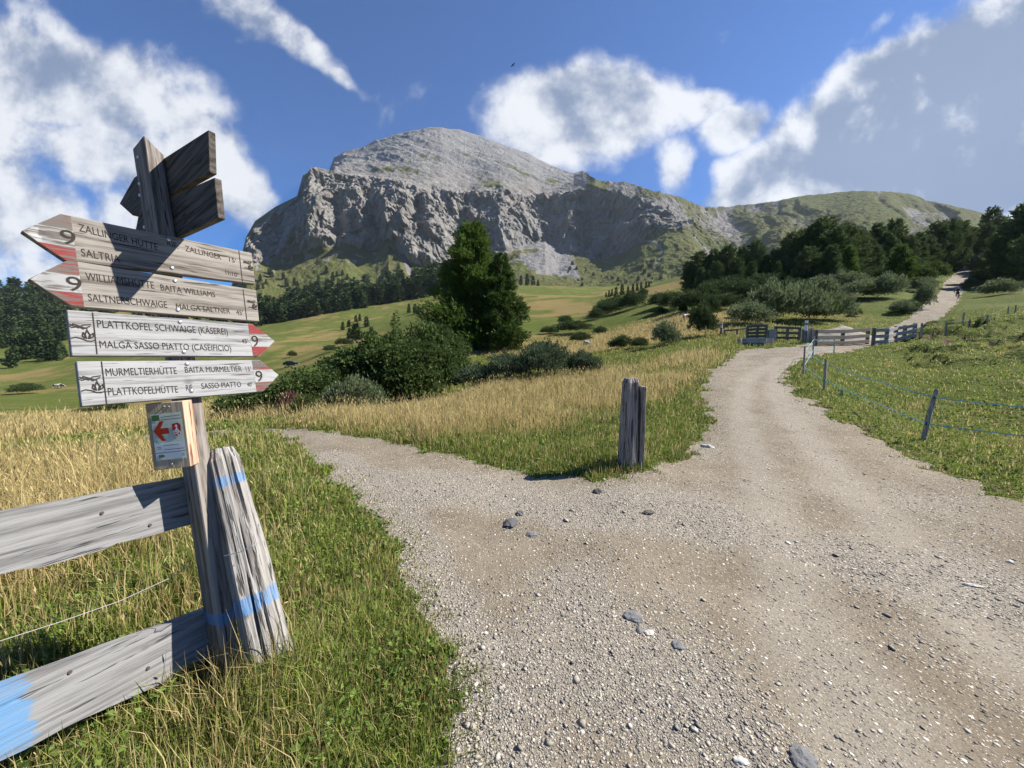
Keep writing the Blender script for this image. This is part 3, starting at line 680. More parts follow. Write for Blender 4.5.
# ------------------------------------------------------------------ far conifers
def far_proto(nm, hh, rr_, seed, pr):
    cm = conifer_mesh(nm, hh, rr_, seed, pr, 34, 1.5, .75, 7, .15, .02, .3, .3, sprays=2); cm.materials.append(M_far); return cm
FAR = [far_proto('far_conifer', 10, 2.4, 80 + i, p) for i, p in enumerate((p_cone, p_larch, p_cone, p_round))]
def far_tree(loc, h, label, group, k=None, w=1.0):
    o = bpy.data.objects.new('conifer_tree', FAR[k if k is not None else random.randrange(4)]); COL.objects.link(o)
    o.location = loc; s = h / 10; o.scale = (s * w, s * w, s); o.rotation_euler = (0, 0, random.uniform(0, 6.28)); tag(o, label, 'tree', group); return o
WOOD = {}
def far_at(px, row, toprow, label, group, k=None, w=1.0, mass=None):
    if mass:
        p = gp(px, row); WOOD.setdefault(mass, []).append((p[0], p[1], p[2] - .3, max(1.0, pxh(row - toprow, p[1])) / 10, w)); return
    p = gp(px, row); Y = p[1]; far_tree((p[0], p[1], p[2] - .3), max(1.0, pxh(row - toprow, Y)), label, group, k, w)
band = [(252,327),(275,324),(300,319),(340,312),(380,305),(420,298),(452,292)]
bx_ = [b[0] for b in band]; by_ = [b[1] for b in band]
for i in range(190):
    px = random.uniform(253, 452); row = np.interp(px, bx_, by_) - (random.uniform(0, 3) if i < 80 else random.uniform(3, 14))
    far_at(px, row, row - random.uniform(13, 21), 'dark conifer in the belt of forest below the left cliffs', 'forest belt below the cliffs', None, 1.25, None if i < 80 else 'belt')
for i in range(34):      # behind the sign boards
    px = random.uniform(68, 253); row = 332 - random.uniform(0, 1) * 22
    far_at(px, row, row - random.uniform(14, 20), 'dark conifer in the forest behind the sign boards', 'forest behind the sign boards', None, 1.1, 'belt')
for i in range(330):
    px = random.uniform(-25, 72); low = np.interp(px, [-25, 0, 30, 60, 72], [353, 349, 345, 342, 338]); row = low - (random.uniform(0, .15) if i < 70 else random.uniform(.1, 1)) * (low - 291)
    far_at(px, row, row - random.uniform(8, 15), 'dark conifer in the dense forest on the hill at the left edge', 'forest on the left hill', None, 1.25, None if i < 70 else 'hill')
for px, row, top, w in ((11,368,350,.9),(15,362,346,1),(22,360,334,1.1),(30,359,331,1.1),(38,358,336,1.1),(48,361,342,1.3),(54,361,339,1.3),(60,359,343,1.2),(64,357,345,1)):
    far_at(px, row, top, 'dark conifer standing on the green meadow below the left hill forest', 'meadow trees at the far left', None, w)
for px, row, top, w in ((343,330,322,1.1),(349,327,320,1.2),(356,322,315,1),(360,321,314,1),(366.6,327,317,1.2),(356.5,340,323,1.5),(350,339,328,1.2),(371.5,337,327,1.2),(409,313,304,.9),(415,314,304,.9),(418,314,306,.9)):
    far_at(px, row, top, 'small bushy conifer on the open meadow left of the tall larch', 'small conifers on the meadow', None, w)
for px, row, top in ((606,297,292),(609,297,290),(612,296,289),(616,297,287),(622,295,284),(628,294,286),(633,292,284),(637,291,283),(641,289,282),(646,288,281),(649,287,281)):
    far_at(px, row, top, 'slim dark spruce in the short row running up the slope at the middle', 'row of spruces on the slope', 0, .85)
for px, row, top in ((521,285,276),(527,285,274),(533,285,276),(538,286,280)):
    far_at(px, row, top, 'dark spruce in the small clump at the foot of the pale scree', 'spruces below the scree', 0, 1)
# trees up on the mountain's grassy foot
mzc = MY * math.cos(PIT) - (MZ - CAMH) * math.sin(PIT)
mpx = 512 + F * MX / mzc; mpy = 384 - F * ((MZ - CAMH) * math.cos(PIT) + MY * math.sin(PIT)) / mzc
def mp(px, py):
    d = (mpx - px) ** 2 + (mpy - py) ** 2 + (mzc - 800) * 1e-3; i = np.unravel_index(np.argmin(d), d.shape); return (MX[i], MY[i], MZ[i])
for i in range(46):
    px = random.uniform(256, 430); row = 292 - random.uniform(0, 1) ** 2 * 16 - (px < 340) * 3 - (px - 256) * .03
    l = mp(px, row); far_tree((l[0], l[1], l[2] - 2), pxh(random.uniform(5, 9), l[1]), 'dark conifer scattered on the grassy foot of the cliffs', 'scattered trees on the mountain foot')
for i in range(40):
    px = random.uniform(565, 690); row = random.uniform(262, 288)
    l = mp(px, row); far_tree((l[0], l[1], l[2] - 2), pxh(random.uniform(2, 4.5), l[1]), 'dark dwarf pine on the grassy slope below the dark overhang', 'dwarf pines on the right flank', 3, 1.6)
def woods(key, name, label):
    vs = []; qs = []; ts = []; o_ = 0
    for x, y, z, sc, w in WOOD[key]:
        me = FAR[random.randrange(4)]; v = np.empty(len(me.vertices) * 3, np.float32); me.vertices.foreach_get('co', v); v = v.reshape(-1, 3)
        c = np.empty(len(v) * 4, np.float32); me.color_attributes['tint'].data.foreach_get('color', c)
        a = random.uniform(0, 6.28); ca2, sa2 = math.cos(a), math.sin(a)
        vs.append(np.stack([(v[:, 0] * ca2 - v[:, 1] * sa2) * sc * w + x, (v[:, 0] * sa2 + v[:, 1] * ca2) * sc * w + y, v[:, 2] * sc + z], 1))
        qs.append(np.arange(len(v)).reshape(-1, 4) + o_); ts.append(c.reshape(-1, 4)); o_ += len(v)
    o = link(name, npmesh(name, np.concatenate(vs), None, np.concatenate(qs), np.concatenate(ts)), M_far); tag(o, label, 'forest', kind='stuff')
woods('belt', 'forest', 'dark conifer forest filling the belt below the left cliffs')
woods('hill', 'forest', 'dark conifer forest covering the hill at the left edge')
# ------------------------------------------------------------------ bushes
big = [(0, 0, 1.35, 1.9, 1.7, 1.5), (-1.2, .3, 1.0, 1.4, 1.4, 1.25), (1.3, .5, 1.2, 1.4, 1.4, 1.3), (.4, -.6, .9, 1.5, 1.3, 1.1)]
def bush(label, cat, px, Y, w, h, mesh, mat, group=None, nm='bush', stems=True, rz=None):
    loc = root(px, Y, .05); t = thing(nm, label, cat, loc, (0, 0, random.uniform(0, 6.28) if rz is None else rz), group)
    t.scale = (w, w, h)
    if not mesh.materials: mesh.materials.append(mat)
    link('foliage', mesh, None, t)
    if stems: link('stem', STEM, None, t)
    return t
STEM = stems_mesh('bush_stems', 2.2, 2.2, 14, 3); STEM.materials.append(M_bark)
BA = bush_mesh('alder_foliage', big, 24000, .15, .095, 5, .15, rag=.28); BB = bush_mesh('alder_foliage', big[:3], 20000, .14, .085, 6, .25, rag=.32)
bush('big round dark green alder bush in the middle of the bush row', 'bush', 388, 16.0, 1.05, 1.04, BA, M_alder, rz=.3)
bush('tall green bush behind and right of the round alder bush below the larch', 'bush', 432, 18.5, 1.0, 1.18, BB, M_alder, rz=2.0)
bush('low spreading dark bush at the left of the bush row beside the arrow tip', 'bush', 324, 14.5, .85, .58, bush_mesh('alder_foliage', big, 12000, .15, .085, 9, .3), M_alder, rz=4.0)
bush('dark bush hanging over the end of the left track', 'bush', 272, 13.2, .7, .40, BB, M_dkbush if False else M_alder, rz=1.0)
bush('dark green bush filling the gap behind the low spreading bush', 'bush', 352, 17.5, .95, .86, BA, M_alder, rz=5.2)
WA = bush_mesh('willow_foliage', [(0, 0, .75, 1.1, 1.0, .8), (.8, .2, .6, .8, .8, .65), (-.8, .1, .6, .8, .8, .65)], 7000, .16, .05, 12, 1.1)
WB = bush_mesh('willow_foliage', [(0, 0, .7, 1.0, 1.0, .8), (.6, .4, .5, .7, .7, .6), (-.5, -.4, .5, .7, .7, .55)], 5200, .17, .055, 13, 1.1)
WC = bush_mesh('willow_foliage', [(0, 0, .8, .95, .95, .95), (.3, -.3, .5, .8, .8, .6)], 4200, .18, .06, 14, 1.0)
bush('low grey-green bush in front of the bush row beside the yellow grass', 'bush', 352, 12.2, .62, .72, WA, M_willow, rz=.5, nm='willow_bush')
bush('light green leafy bush at the end of the left track', 'bush', 300, 11.0, .34, .42, WB, M_alder, rz=.5, nm='bush')
HE = bush_mesh('hedge_willow_foliage', [(0, 0, .75, 1.2, 1.0, .8), (.9, .2, .6, .9, .9, .7), (-.9, .1, .6, .9, .9, .7)], 9000, .15, .045, 22, 1.2); M_hedge = leafmat('hedge_willow_leaves', (.026, .042, .022), (.11, .145, .080), .25)
for px, Y, w, h, lab in ((476, 16.6, .80, .62, 'left end'), (508, 16.4, .9, .72, 'middle'), (546, 16.2, .95, .92, 'tallest clump'), (583, 16.0, .6, .62, 'right end')):
    bush('grey-green willow bush at the %s of the low hedge above the yellow grass' % lab, 'bush', px, Y, w, h, HE, M_hedge, nm='willow_bush')
bush('reddish brown willowherb bush at the left foot of the bush row', 'bush', 284, 11.6, .30, .42, WC.copy(), leafmat('willowherb_leaves', (.07, .035, .03), (.22, .12, .10), .2), nm='willowherb_bush')
SH = [ # px, base row, half width px, height px, kind(0 willow 1 dark), label
 (747,324,22,14,0),(771,322,24,25,0),(797,323,24,28,0),(820,322,16,22,0),(838,321,15,20,0),(865,298,20,13,0),(887,298,18,15,0),(820,297,16,13,0),(842,293,16,15,0),(924,309,9,16,0),(908,312,8,9,0),
 (921,292,10,10,0),(930,292,6,9,0),(930,281,13,14,0),(918,283,12,12,0),(902,313,11,9,0),(855,316,6,6,0),(979,272,10,11,0),(977,284,8,7,0),(1000,295,16,10,0),(970,288,6,6,0),(996,284,8,8,0),(952,270,9,9,0),(940,268,9,9,0),(1018,284,10,9,0),
 (596,319,9,7,1),(607,315,14,10,1),(617,310,14,9,1),(632,309,14,11,1),(643,298,6,6,1),(660,307,12,10,1),(672,309,14,12,1),(690,312,16,15,1),(705,309,16,16,1),(683,312,5,5,0),(658,314,8,5,1),(664,346,14,16,0),(640,348,9,8,1),(622,349,13,9,1),(565,324,8,6,1),(572,333,16,9,1),(580,343,10,8,1),
 (700,336,14,21,1),(716,300,16,14,1),(730,296,16,14,1),(745,300,16,14,1),(760,296,16,15,1),(775,292,14,13,1),(790,298,14,14,1),(728,310,14,12,1),(752,312,14,10,1),(712,318,8,16,1),(803,290,14,14,1),(770,305,14,12,1),(786,284,14,14,1),(850,284,14,14,1),(870,284,14,12,1),(906,280,14,12,1),
 (25,394,11,8,1),(40,363,3,3,1),(292,357,5,4,1),(344,346,8,6,1),(330,352,7,5,1),(110,412,14,8,1),(85,414,10,5,1),(640,303,7,6,1),(550,334,9,6,1),(540,352,14,8,0),(600,334,8,5,1)]
for px, row, hw, hp, k in SH:
    p = gp(px, row); Y = p[1]; w = pxh(hw, Y) / 1.15; h = pxh(hp, Y) / 1.2
    o = thing('willow_bush' if k == 0 else 'shrub', '', 'bush', (p[0], p[1], p[2] - .05), (0, 0, random.uniform(0, 6.28))); o.scale = (w, w, h)
    me = (WA, WB, WC)[random.randrange(3)]
    if k == 1:
        key = me.name + '_dark'; me2 = bpy.data.meshes.get(key)
        if me2 is None: me2 = me.copy(); me2.name = key; me2.materials.clear(); me2.materials.append(M_dkbush)
        me = me2
    elif not me.materials: me.materials.append(M_willow)
    link('foliage', me, None, o)
    if px < 130: tag(o, {25: 'low dark shrub on the sunlit meadow at the far left', 40: 'tiny shrub below the meadow trees at the far left', 110: 'wide low shrub below the sign boards behind the yellow meadow', 85: 'narrow low shrub at the left end of the lowest sign board'}[px], 'bush')
    elif px == 664: tag(o, 'round grey-green willow bush alone on the meadow left of the gate', 'bush')
    elif px == 700 and k == 1: tag(o, 'upright dark shrub beside the white-topped marker left of the gate', 'bush')
    elif k == 0: tag(o, 'grey-green willow bush on the slope beside the upper gravel road', 'bush', 'grey willow bushes on the right slope')
    elif px > 690: tag(o, 'dark green shrub at the foot of the pine wood on the right', 'bush', 'dark shrubs below the pine wood')
    else: tag(o, 'dark low shrub on the rough pasture between larch and pine wood', 'bush', 'shrubs on the middle pasture')
# ------------------------------------------------------------------ grass
def blades(pos, h, w, lean, bend, tint):
    n = len(pos); a = rng.uniform(0, 6.283, n); sd = np.stack([np.cos(a), np.sin(a), np.zeros(n)], 1) * (w * .5)[:, None]
    b = rng.uniform(0, 6.283, n); ld = np.stack([np.cos(b), np.sin(b), np.zeros(n)], 1) * (lean * h)[:, None]
    up = np.array([0, 0, 1.0])
    m = pos + ld * .32 + up * (h * .55)[:, None]; tp = pos + ld + up * (h * (1 - bend))[:, None]
    base = pos - up * .02
    V = np.stack([base - sd, base + sd, m + sd * .7, m - sd * .7, tp], 1).reshape(-1, 3)
    o = np.arange(n)[:, None] * 5
    return V, np.concatenate([o + 4, o + 3, o + 2], 1), o + np.array([[0, 1, 2, 3]]), np.repeat(tint, 5, axis=0)
M_green = leafmat('green_grass_blades', (.075, .108, .018), (.26, .315, .068), .3, .55, (.25, .21, .09))
M_dry = leafmat('dry_grass_blades', (.26, .195, .075), (.64, .525, .26), .35, .7, (.10, .13, .03))
M_weed = leafmat('meadow_weed_leaves', (.055, .098, .018), (.18, .26, .06), .25, .5)
STUMP = gp(629, 466)
def grass():
    N = 520000
    az = rng.uniform(R(-80), R(68), N); r = np.exp(rng.uniform(0, 1, N) ** .92 * math.log(60 / .9)) * .9
    x = np.sin(az) * r; y = np.cos(az) * r; rd = roadd(x, y); k = (rd < -.04 + .32 * rng.uniform(0, 1, N) ** 4) & (erode(x, y) * scar(x, y) < .35)
    x, y, r, az, rd = x[k], y[k], r[k], az[k], rd[k]; tuft = 1 + 1.3 * np.exp(-((x - STUMP[0]) ** 2 + (y - STUMP[1]) ** 2) / .35 ** 2) + .5 * np.exp(-((x + 1.2) ** 2 + (y - 1.6) ** 2) / .2 ** 2)
    # keep the bushes' and the track's surroundings thinner
    d = dryness(x, y); n = len(x); z = zf(x, y, rd)
    rb = sst(np.degrees(az), 35, 43)
    patch = fbm(x * 1.6, y * 1.6, 21, 3)
    isdry = rng.uniform(0, 1, n) < np.clip(d * 1.15 - .12 + .42 * patch, 0.22, .93)
    isl_h = 1 - .22 * (az > -.5) * (rb < .5)
    hg = (.085 + .07 * np.clip(patch, -.5, 1) + .13 * d) * (1 - .55 * rb); hd = (.13 + .27 * d) * (1 - .72 * rb)
    h = np.where(isdry, hd * isl_h, hg) * rng.uniform(.45, 1.35, n) * sst(-rd, -.3, .45) * 1.0 + .015
    tall = (rng.uniform(0, 1, n) < .03) & (rb < .4); h = np.where(tall, h * 1.7, h)
    h = h * np.where(rb < .5, tuft, 1); w = (.0030 + .0013 * r) * np.where(isdry, .8, 1.15)
    lean = np.abs(rng.normal(.35, .3, n)) * np.where(tall, .6, 1); bend = np.clip(lean * .25, 0, .5)
    pos = np.stack([x, y, z], 1)
    ti = np.stack([np.clip(rng.uniform(0, 1, n) * .75 + .3 * patch + .12 + .28 * rb, 0, 1), (rng.uniform(0, 1, n) < .10) * rng.uniform(.3, 1, n), np.zeros(n), np.ones(n)], 1)
    for nm, sel, mt, lab in (('green_grass', ~isdry, M_green, 0), ('dry_grass', isdry, M_dry, 0)):
        V, T, Q, c = blades(pos[sel], h[sel], w[sel], lean[sel], bend[sel], ti[sel])
        o = link(nm, npmesh(nm, V, T, Q, c), mt)
        tag(o, {'green_grass': 'short green grass along the verges of the gravel road', 'dry_grass': 'tall straw-yellow dry grass on the meadow and the verge'}[nm], 'grass', kind='stuff')
    # seed heads on the dry stalks
    k = isdry & (rng.uniform(0, 1, n) < .10) & (r < 16) & (r > 2.2) & (rb < .5)
    p = pos[k]; m = len(p); hh = h[k] * 1.15; q = p + np.stack([rng.normal(0, .05, m), rng.normal(0, .05, m), hh], 1)
    V, Q, c = kites(q, unit(rng.normal(0, .35, (m, 3)) + np.array([0, 0, 1])), .035 + .004 * r[k], .004 + .0013 * r[k], rng, tints(rng, m))
    o = link('grass_seed_heads', npmesh('grass_seed_heads', V, None, Q, c), M_dry); tag(o, 'pale seed heads above the dry meadow grass', 'grass', kind='stuff')
    # broad leaved weeds
    N = 80000; az = rng.uniform(R(-60), R(60), N); r = np.exp(rng.uniform(math.log(1.1), math.log(14), N)); x = np.sin(az) * r; y = np.cos(az) * r
    rd = roadd(x, y); d = dryness(x, y); pt = fbm(x * 1.3, y * 1.3, 31, 3)
    k = (rd < 0.02) & (d < .5) & (pt > -.25 + .4 * d) & ((az < R(36)) | (rng.uniform(0, 1, N) < .25)); x, y, r, rd = x[k], y[k], r[k], rd[k]; z = zf(x, y, rd); m = len(x)
    dd = rng.normal(0, 1, (m, 3)); dd[:, 2] = np.abs(dd[:, 2]) * .5 + .12
    V, Q, c = kites(np.stack([x, y, z + rng.uniform(.005, .11, m) * sst(-rd, -.1, .4)], 1), unit(dd), (.018 + .003 * r) * rng.uniform(.6, 1.6, m), (.014 + .002 * r) * rng.uniform(.7, 1.4, m), rng, tints(rng, m), .15)
    o = link('meadow_weeds', npmesh('meadow_weeds', V, None, Q, c), M_weed); tag(o, 'small broad-leaved weeds and clover low in the green verge', 'plants', kind='stuff')
grass()
# ------------------------------------------------------------------ loose gravel
def ico():
    V = np.array([(1, .25, .1), (-1, -.2, 0), (.2, 1, -.1), (-.25, -1, .1), (.15, .1, .95), (0, 0, -.8), (-.6, .65, .35), (.6, -.65, .3)]) * 1.1
    bm = bmesh.new(); vs = [bm.verts.new(v) for v in V]; bmesh.ops.convex_hull(bm, input=vs); bmesh.ops.triangulate(bm, faces=bm.faces); bm.verts.index_update()
    T = np.array([[v.index for v in f.verts] for f in bm.faces]); V = np.array([v.co[:] for v in bm.verts]); bm.free(); return V, T
M_stone = NT('limestone_pebbles', .9)
_c, _r, _g, _b = M_stone.attr('tint')
M_stone.base(M_stone.mix(M_stone.noise(M_stone.coord(), 120, 3), M_stone.ramp(_r, [(0, (.13, .125, .118)), (.25, (.20, .18, .152)), (.6, (.30, .27, .222)), (.85, (.40, .36, .295)), (1, (.58, .54, .47))]), (.30, .265, .215), 'MIX') if False else M_stone.ramp(_r, [(0, (.13, .125, .118)), (.25, (.20, .18, .152)), (.6, (.30, .27, .222)), (.85, (.40, .36, .295)), (1, (.58, .54, .47))]))
M_stone = M_stone.m
def gravel():
    V0, T0 = ico(); N = 480000
    az = rng.uniform(R(-60), R(60), N); r = np.exp(rng.uniform(math.log(1.0), math.log(13), N)); x = np.sin(az) * r; y = np.cos(az) * r
    rd = roadd(x, y); l = looseness(x, y); k = (rd > -.06) & (rng.uniform(0, 1, N) < .10 + .70 * l)
    x, y, r, rd, l = x[k], y[k], r[k], rd[k], l[k]; n = len(x)
    s = np.exp(rng.normal(math.log(.0025), .50, n)) * (1 + .14 * r); big_ = rng.uniform(0, 1, n) < .012; s = np.where(big_, np.clip(s * 2.6, .006, .024), np.clip(s, .0014, .014))
    z = zf(x, y, rd)
    sc = np.stack([s * rng.uniform(.7, 1.3, n), s * rng.uniform(.6, 1.1, n), s * rng.uniform(.22, .5, n)], 1)
    a = rng.uniform(0, 6.283, n); tl = rng.normal(0, .25, n)
    P = V0[None] * (1 + rng.uniform(-.45, .4, (n, len(V0), 1))) * sc[:, None, :]
    Px = P[..., 0] * np.cos(a)[:, None] - P[..., 1] * np.sin(a)[:, None]; Py = P[..., 0] * np.sin(a)[:, None] + P[..., 1] * np.cos(a)[:, None]
    Pz = P[..., 2] + Px * tl[:, None]
    V = np.stack([Px + x[:, None], Py + y[:, None], Pz + (z + sc[:, 2] * .1)[:, None]], -1).reshape(-1, 3)
    T = (T0[None] + (np.arange(n) * len(V0))[:, None, None]).reshape(-1, 3)
    t = np.clip(rng.beta(2.2, 2.2, n) + .22 * big_ * (rng.uniform(0, 1, n) < .6), 0, 1); c = np.repeat(np.stack([t, t, t, np.ones(n)], 1), len(V0), 0)
    o = link('loose_gravel', npmesh('loose_gravel', V, T, None, c), M_stone); tag(o, 'loose pale limestone chips scattered over the gravel road', 'gravel', kind='stuff')
gravel()
def rock(name, label, px, py, sx, sy, sz, c, seed, group=None, sub=3):
    p = gp(px, py); bm = bmesh.new(); bmesh.ops.create_icosphere(bm, subdivisions=sub, radius=1)
    co = np.array([v.co[:] for v in bm.verts]); k = 1 + .30 * fbm(co[:, 0] * 1.3 + seed, co[:, 1] * 1.3, co[:, 2] * 1.3, 4, .6)
    for v, q, f in zip(bm.verts, co, k): v.co = Vector((q[0] * sx * f, q[1] * sy * f, max(-.6, q[2]) * sz * f))
    mt = NT('rock_surface', .9); n1 = mt.noise(mt.coord(), 3 / max(sx, .02), 6, .7); mt.base(mt.mix(n1, tuple(q * .55 for q in c), tuple(min(1, q * 1.35) for q in c))); mt.bump(n1, sx * .3, .6)
    o = bmo(name, bm, mt.m); o.location = (p[0], p[1], p[2] + sz * .12); o.rotation_euler = (0, 0, seed * 1.3); tag(o, label, 'stone', group); return o
GREY = (.17, .17, .17); PALE = (.52, .49, .43)
rock('stone', 'dark grey stone half buried at the middle of the track junction', 510, 524, .10, .06, .035, (.10, .10, .10), 1)
rock('stone', 'flat grey stone set in the dirt right of the junction middle', 633, 617, .055, .045, .018, GREY, 2)
rock('stone', 'big flat grey stone at the bottom edge of the road', 803, 759, .05, .045, .02, GREY, 3)
rock('stone', 'small grey stone lying just right of the flat grey stone', 678, 646, .035, .03, .014, GREY, 4)
rock('stone', 'white angular stone lying near the flat grey stone', 649, 633, .028, .02, .012, PALE, 5)
rock('stone', 'white angular stone at the bottom edge of the road', 741, 762, .02, .03, .012, PALE, 6)
rock('stone', 'pale white stone slab on the far side of the right wheel track', 974, 586, .06, .02, .012, PALE, 7)
rock('stone', 'dark stone in front of the short stump', 598, 492, .06, .05, .03, (.07, .065, .06), 8)
rock('stone', 'pale stone at the corner of the grass island right of the stump', 708, 447, .10, .06, .035, PALE, 9)
rock('stone', 'grey stone on the dark strip of coarse gravel at the middle', 648, 513, .06, .045, .022, (.10, .09, .08), 10)
rock('stone', 'small dark stone behind the half buried stone', 520, 514, .05, .04, .025, (.12, .12, .12), 11)
rock('stone', 'brown sunken stone below the half buried stone', 532, 535, .05, .04, .018, GREY, 12)
rock('stone', 'small grey stone left of the white stone near the road middle', 640, 630, .03, .02, .012, GREY, 13)
rock('boulder', 'white boulder beside a dark shrub on the middle pasture', 588, 344, .5, .4, .32, (.36, .345, .31), 14)
# ------------------------------------------------------------------ signpost
def frame(phi, a, b):
    d = np.array([math.cos(phi), math.sin(phi), 0]); n = np.array([d[1], -d[0], 0]); w = np.array([0, 0, 1.]) + math.tan(a) * d + math.tan(b) * n
    w /= np.linalg.norm(w); d = d - (d @ w) * w; d /= np.linalg.norm(d); return d, np.cross(d, w), w
Dv, Nv, Wv = frame(R(60.81), R(.823), R(-11.83)); Q0 = np.array([-1.2871, 1.6113, 0.0])
SPM = Matrix(((Dv[0], -Nv[0], Wv[0], Q0[0]), (Dv[1], -Nv[1], Wv[1], Q0[1]), (Dv[2], -Nv[2], Wv[2], Q0[2]), (0, 0, 0, 1)))
def un(px, py, off=.03):
    """where the line of sight meets the board plane: along the board, up the post"""
    r = ray(px, py); o = Q0 + Nv * off; t = (Nv @ (o - CAM)) / (Nv @ r); X = CAM + r * t - Q0; return float(X @ Dv), float(X @ Wv)
BW = dict(lo=(.075, .06, .048), mid=(.165, .145, .122), hi=(.262, .238, .21))
GW = dict(lo=(.10, .095, .09), mid=(.205, .20, .195), hi=(.315, .312, .308))
M_brown = [wood('board_timber_brown', 'x', seed=i, dens=1.0, bumpd=.0015, **BW) for i in (1, 2)]
M_greyb = [wood('board_timber_grey', 'x', seed=i, dens=1.2, bumpd=.0015, **GW) for i in (3, 4)]
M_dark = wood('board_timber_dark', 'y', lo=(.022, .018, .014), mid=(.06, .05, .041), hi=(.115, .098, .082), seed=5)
M_post = wood('post_timber', 'z', lo=(.045, .036, .030), mid=(.13, .108, .088), hi=(.27, .24, .21), seed=6, dens=.8, paint=[(2, .36, .026, (.10, .24, .44))])
M_old = wood('old_post_timber', 'z', lo=(.09, .078, .066), mid=(.20, .186, .168), hi=(.315, .298, .276), seed=7, dens=.8, bumpd=.008, ck=.57, paint=[(2, 1.18, .024, (.085, .22, .42)), (2, .60, .036, (.085, .22, .42))])
M_ink = flat('carved_letters', (.035, .028, .022), .9, 0, .3, 40)
M_zinc = NT('zinc_bolts', .35); M_zinc.p.inputs['Metallic'].default_value = .9; M_zinc.base((.62, .63, .65)); M_zinc = M_zinc.m
def paintmat(nm, c, wear, seed):
    """worn paint over the wood grain"""
    n = NT(nm, .6); v = n.coord((.06, 1, 1), (seed, seed * .7, 0)); f = n.noise(v, 110, 4, .65); b = n.noise(n.coord((.4, 1, 1)), 12, 4, .6)
    k = n.mapr(n.math('ADD', n.math('MULTIPLY', f, .6), n.math('MULTIPLY', b, .4)), wear, wear + .08)
    n.base(n.mix(k, (.24, .21, .185), n.mix(b, tuple(q * .85 for q in c), c))); return n.m
def textmesh(body, offset=0.0):
    cu = bpy.data.curves.new('txt', 'FONT'); cu.body = body; cu.size = 1; cu.offset = offset; cu.resolution_u = 3
    o = bpy.data.objects.new('txt', cu); COL.objects.link(o); dg = bpy.context.evaluated_depsgraph_get(); dg.update()
    me = bpy.data.meshes.new_from_object(o.evaluated_get(dg)); bpy.data.objects.remove(o); bpy.data.curves.remove(cu); return me
def lettering(chunks, y, parent, name='lettering', mat=None):
    """chunks: text, s0, s1, centre w, cap height, slope -> one mesh each, lying on the board face"""
    for body, s0, s1, wc, cap, slope in chunks:
        me = textmesh(body, 0.0); me.name = name; v = np.empty(len(me.vertices) * 3, np.float32); me.vertices.foreach_get('co', v); v = v.reshape(-1, 3)
        x0, x1 = v[:, 0].min(), v[:, 0].max(); k = cap / .73
        X = s0 + (v[:, 0] - x0) / (x1 - x0) * (s1 - s0); Zv = wc - cap / 2 + v[:, 1] * k + (X - s0) * slope
        me.vertices.foreach_set('co', np.stack([X, np.full(len(v), y), Zv], 1).astype(np.float32).ravel()); me.materials.clear()
        link(name, me, mat or M_ink, parent)
def ribbons(lines, wd, y, name, mat, parent):
    bm = bmesh.new()
    for ln in lines:
        for (a, b), (c, d) in zip(ln[:-1], ln[1:]):
            t = Vector((c - a, d - b)); t = t.normalized() if t.length > 0 else Vector((1, 0)); nx, nz = -t.y * wd / 2, t.x * wd / 2; e = t * wd * .25
            bm.faces.new([bm.verts.new(p) for p in ((a + nx - e.x, y, b + nz - e.y), (c + nx + e.x, y, d + nz + e.y), (c - nx + e.x, y, d - nz + e.y), (a - nx - e.x, y, b - nz - e.y))])
            y -= .00004
    me = bpy.data.meshes.new(name); bm.to_mesh(me); bm.free(); return link(name, me, mat, parent)
def picto(cx, cz, k):
    P = lambda L_: [(cx + a * k, cz + b * k) for a, b in L_]
    L_ = [P([(-.5, .42), (-.3, .60), (.1, .28), (.45, .50)]), P([(-.5, .58), (-.1, .34), (.1, .56), (.5, .62)]), P([(-.45, .34), (.0, .46), (.3, .30)]), P([(-.35, .62), (.2, .36)]),
          P([(-.5, -.38), (-.3, -.30), (-.05, -.38), (.2, -.54), (.4, -.56), (.55, -.50)]),
          P([(.12, -.36), (.02, -.2), (.08, .05), (.16, -.14), (.12, -.36)]), P([(.2, -.38), (.16, -.1), (.27, .22), (.38, -.1), (.30, -.38)]), P([(.36, -.36), (.42, -.12), (.56, .02), (.55, -.22), (.36, -.36)])]
    return L_
YF = -.030          # board front face in the post's frame
sp = thing('signpost', 'weathered wooden hiking signpost with four pointed boards facing the road and a bike waymark', 'signpost'); sp.matrix_world = SPM
bm = bmesh.new(); box(bm, 0, .068, .004, .145, -.4, 2.64, None, .004)
for v in bm.verts:          # the top is cut on a slant
    if v.co.z > 2.5: v.co.z += -.10 * (v.co.y / .145) * 0 + (.03 if v.co.x < .03 else -.03)
bmo('post', bm, M_post, sp)
def board(o_pts, mat, name='arrow_board', y0=YF, y1=-.001, label=None):
    bm = bmesh.new(); prism(bm, o_pts, y0, y1, None, .0018); o = bmo(name, bm, mat, sp)
    if label: o['label'] = label
    return o
U = lambda L_: [un(*q) for q in L_]
def bolts(parent, pts):
    for px, py in pts:
        s_, w_ = un(px, py); bm = bmesh.new()
        bmesh.ops.create_uvsphere(bm, u_segments=10, v_segments=6, radius=.009); bmesh.ops.scale(bm, vec=(1, .55, 1), verts=bm.verts)
        bmesh.ops.translate(bm, vec=(s_, YF - .001, w_), verts=bm.verts); bmo('bolt', bm, M_zinc, parent, True)
def arrow(pts, left, s0, mats, seed):
    """pts: tip, shoulder top, far top, far bottom, shoulder bottom (board plane); paints the tip in three worn stripes"""
    tip, st, ft, fb, sb = pts; zt = (st[1] + ft[1]) / 2; zb = (sb[1] + fb[1]) / 2
    return zt, zb
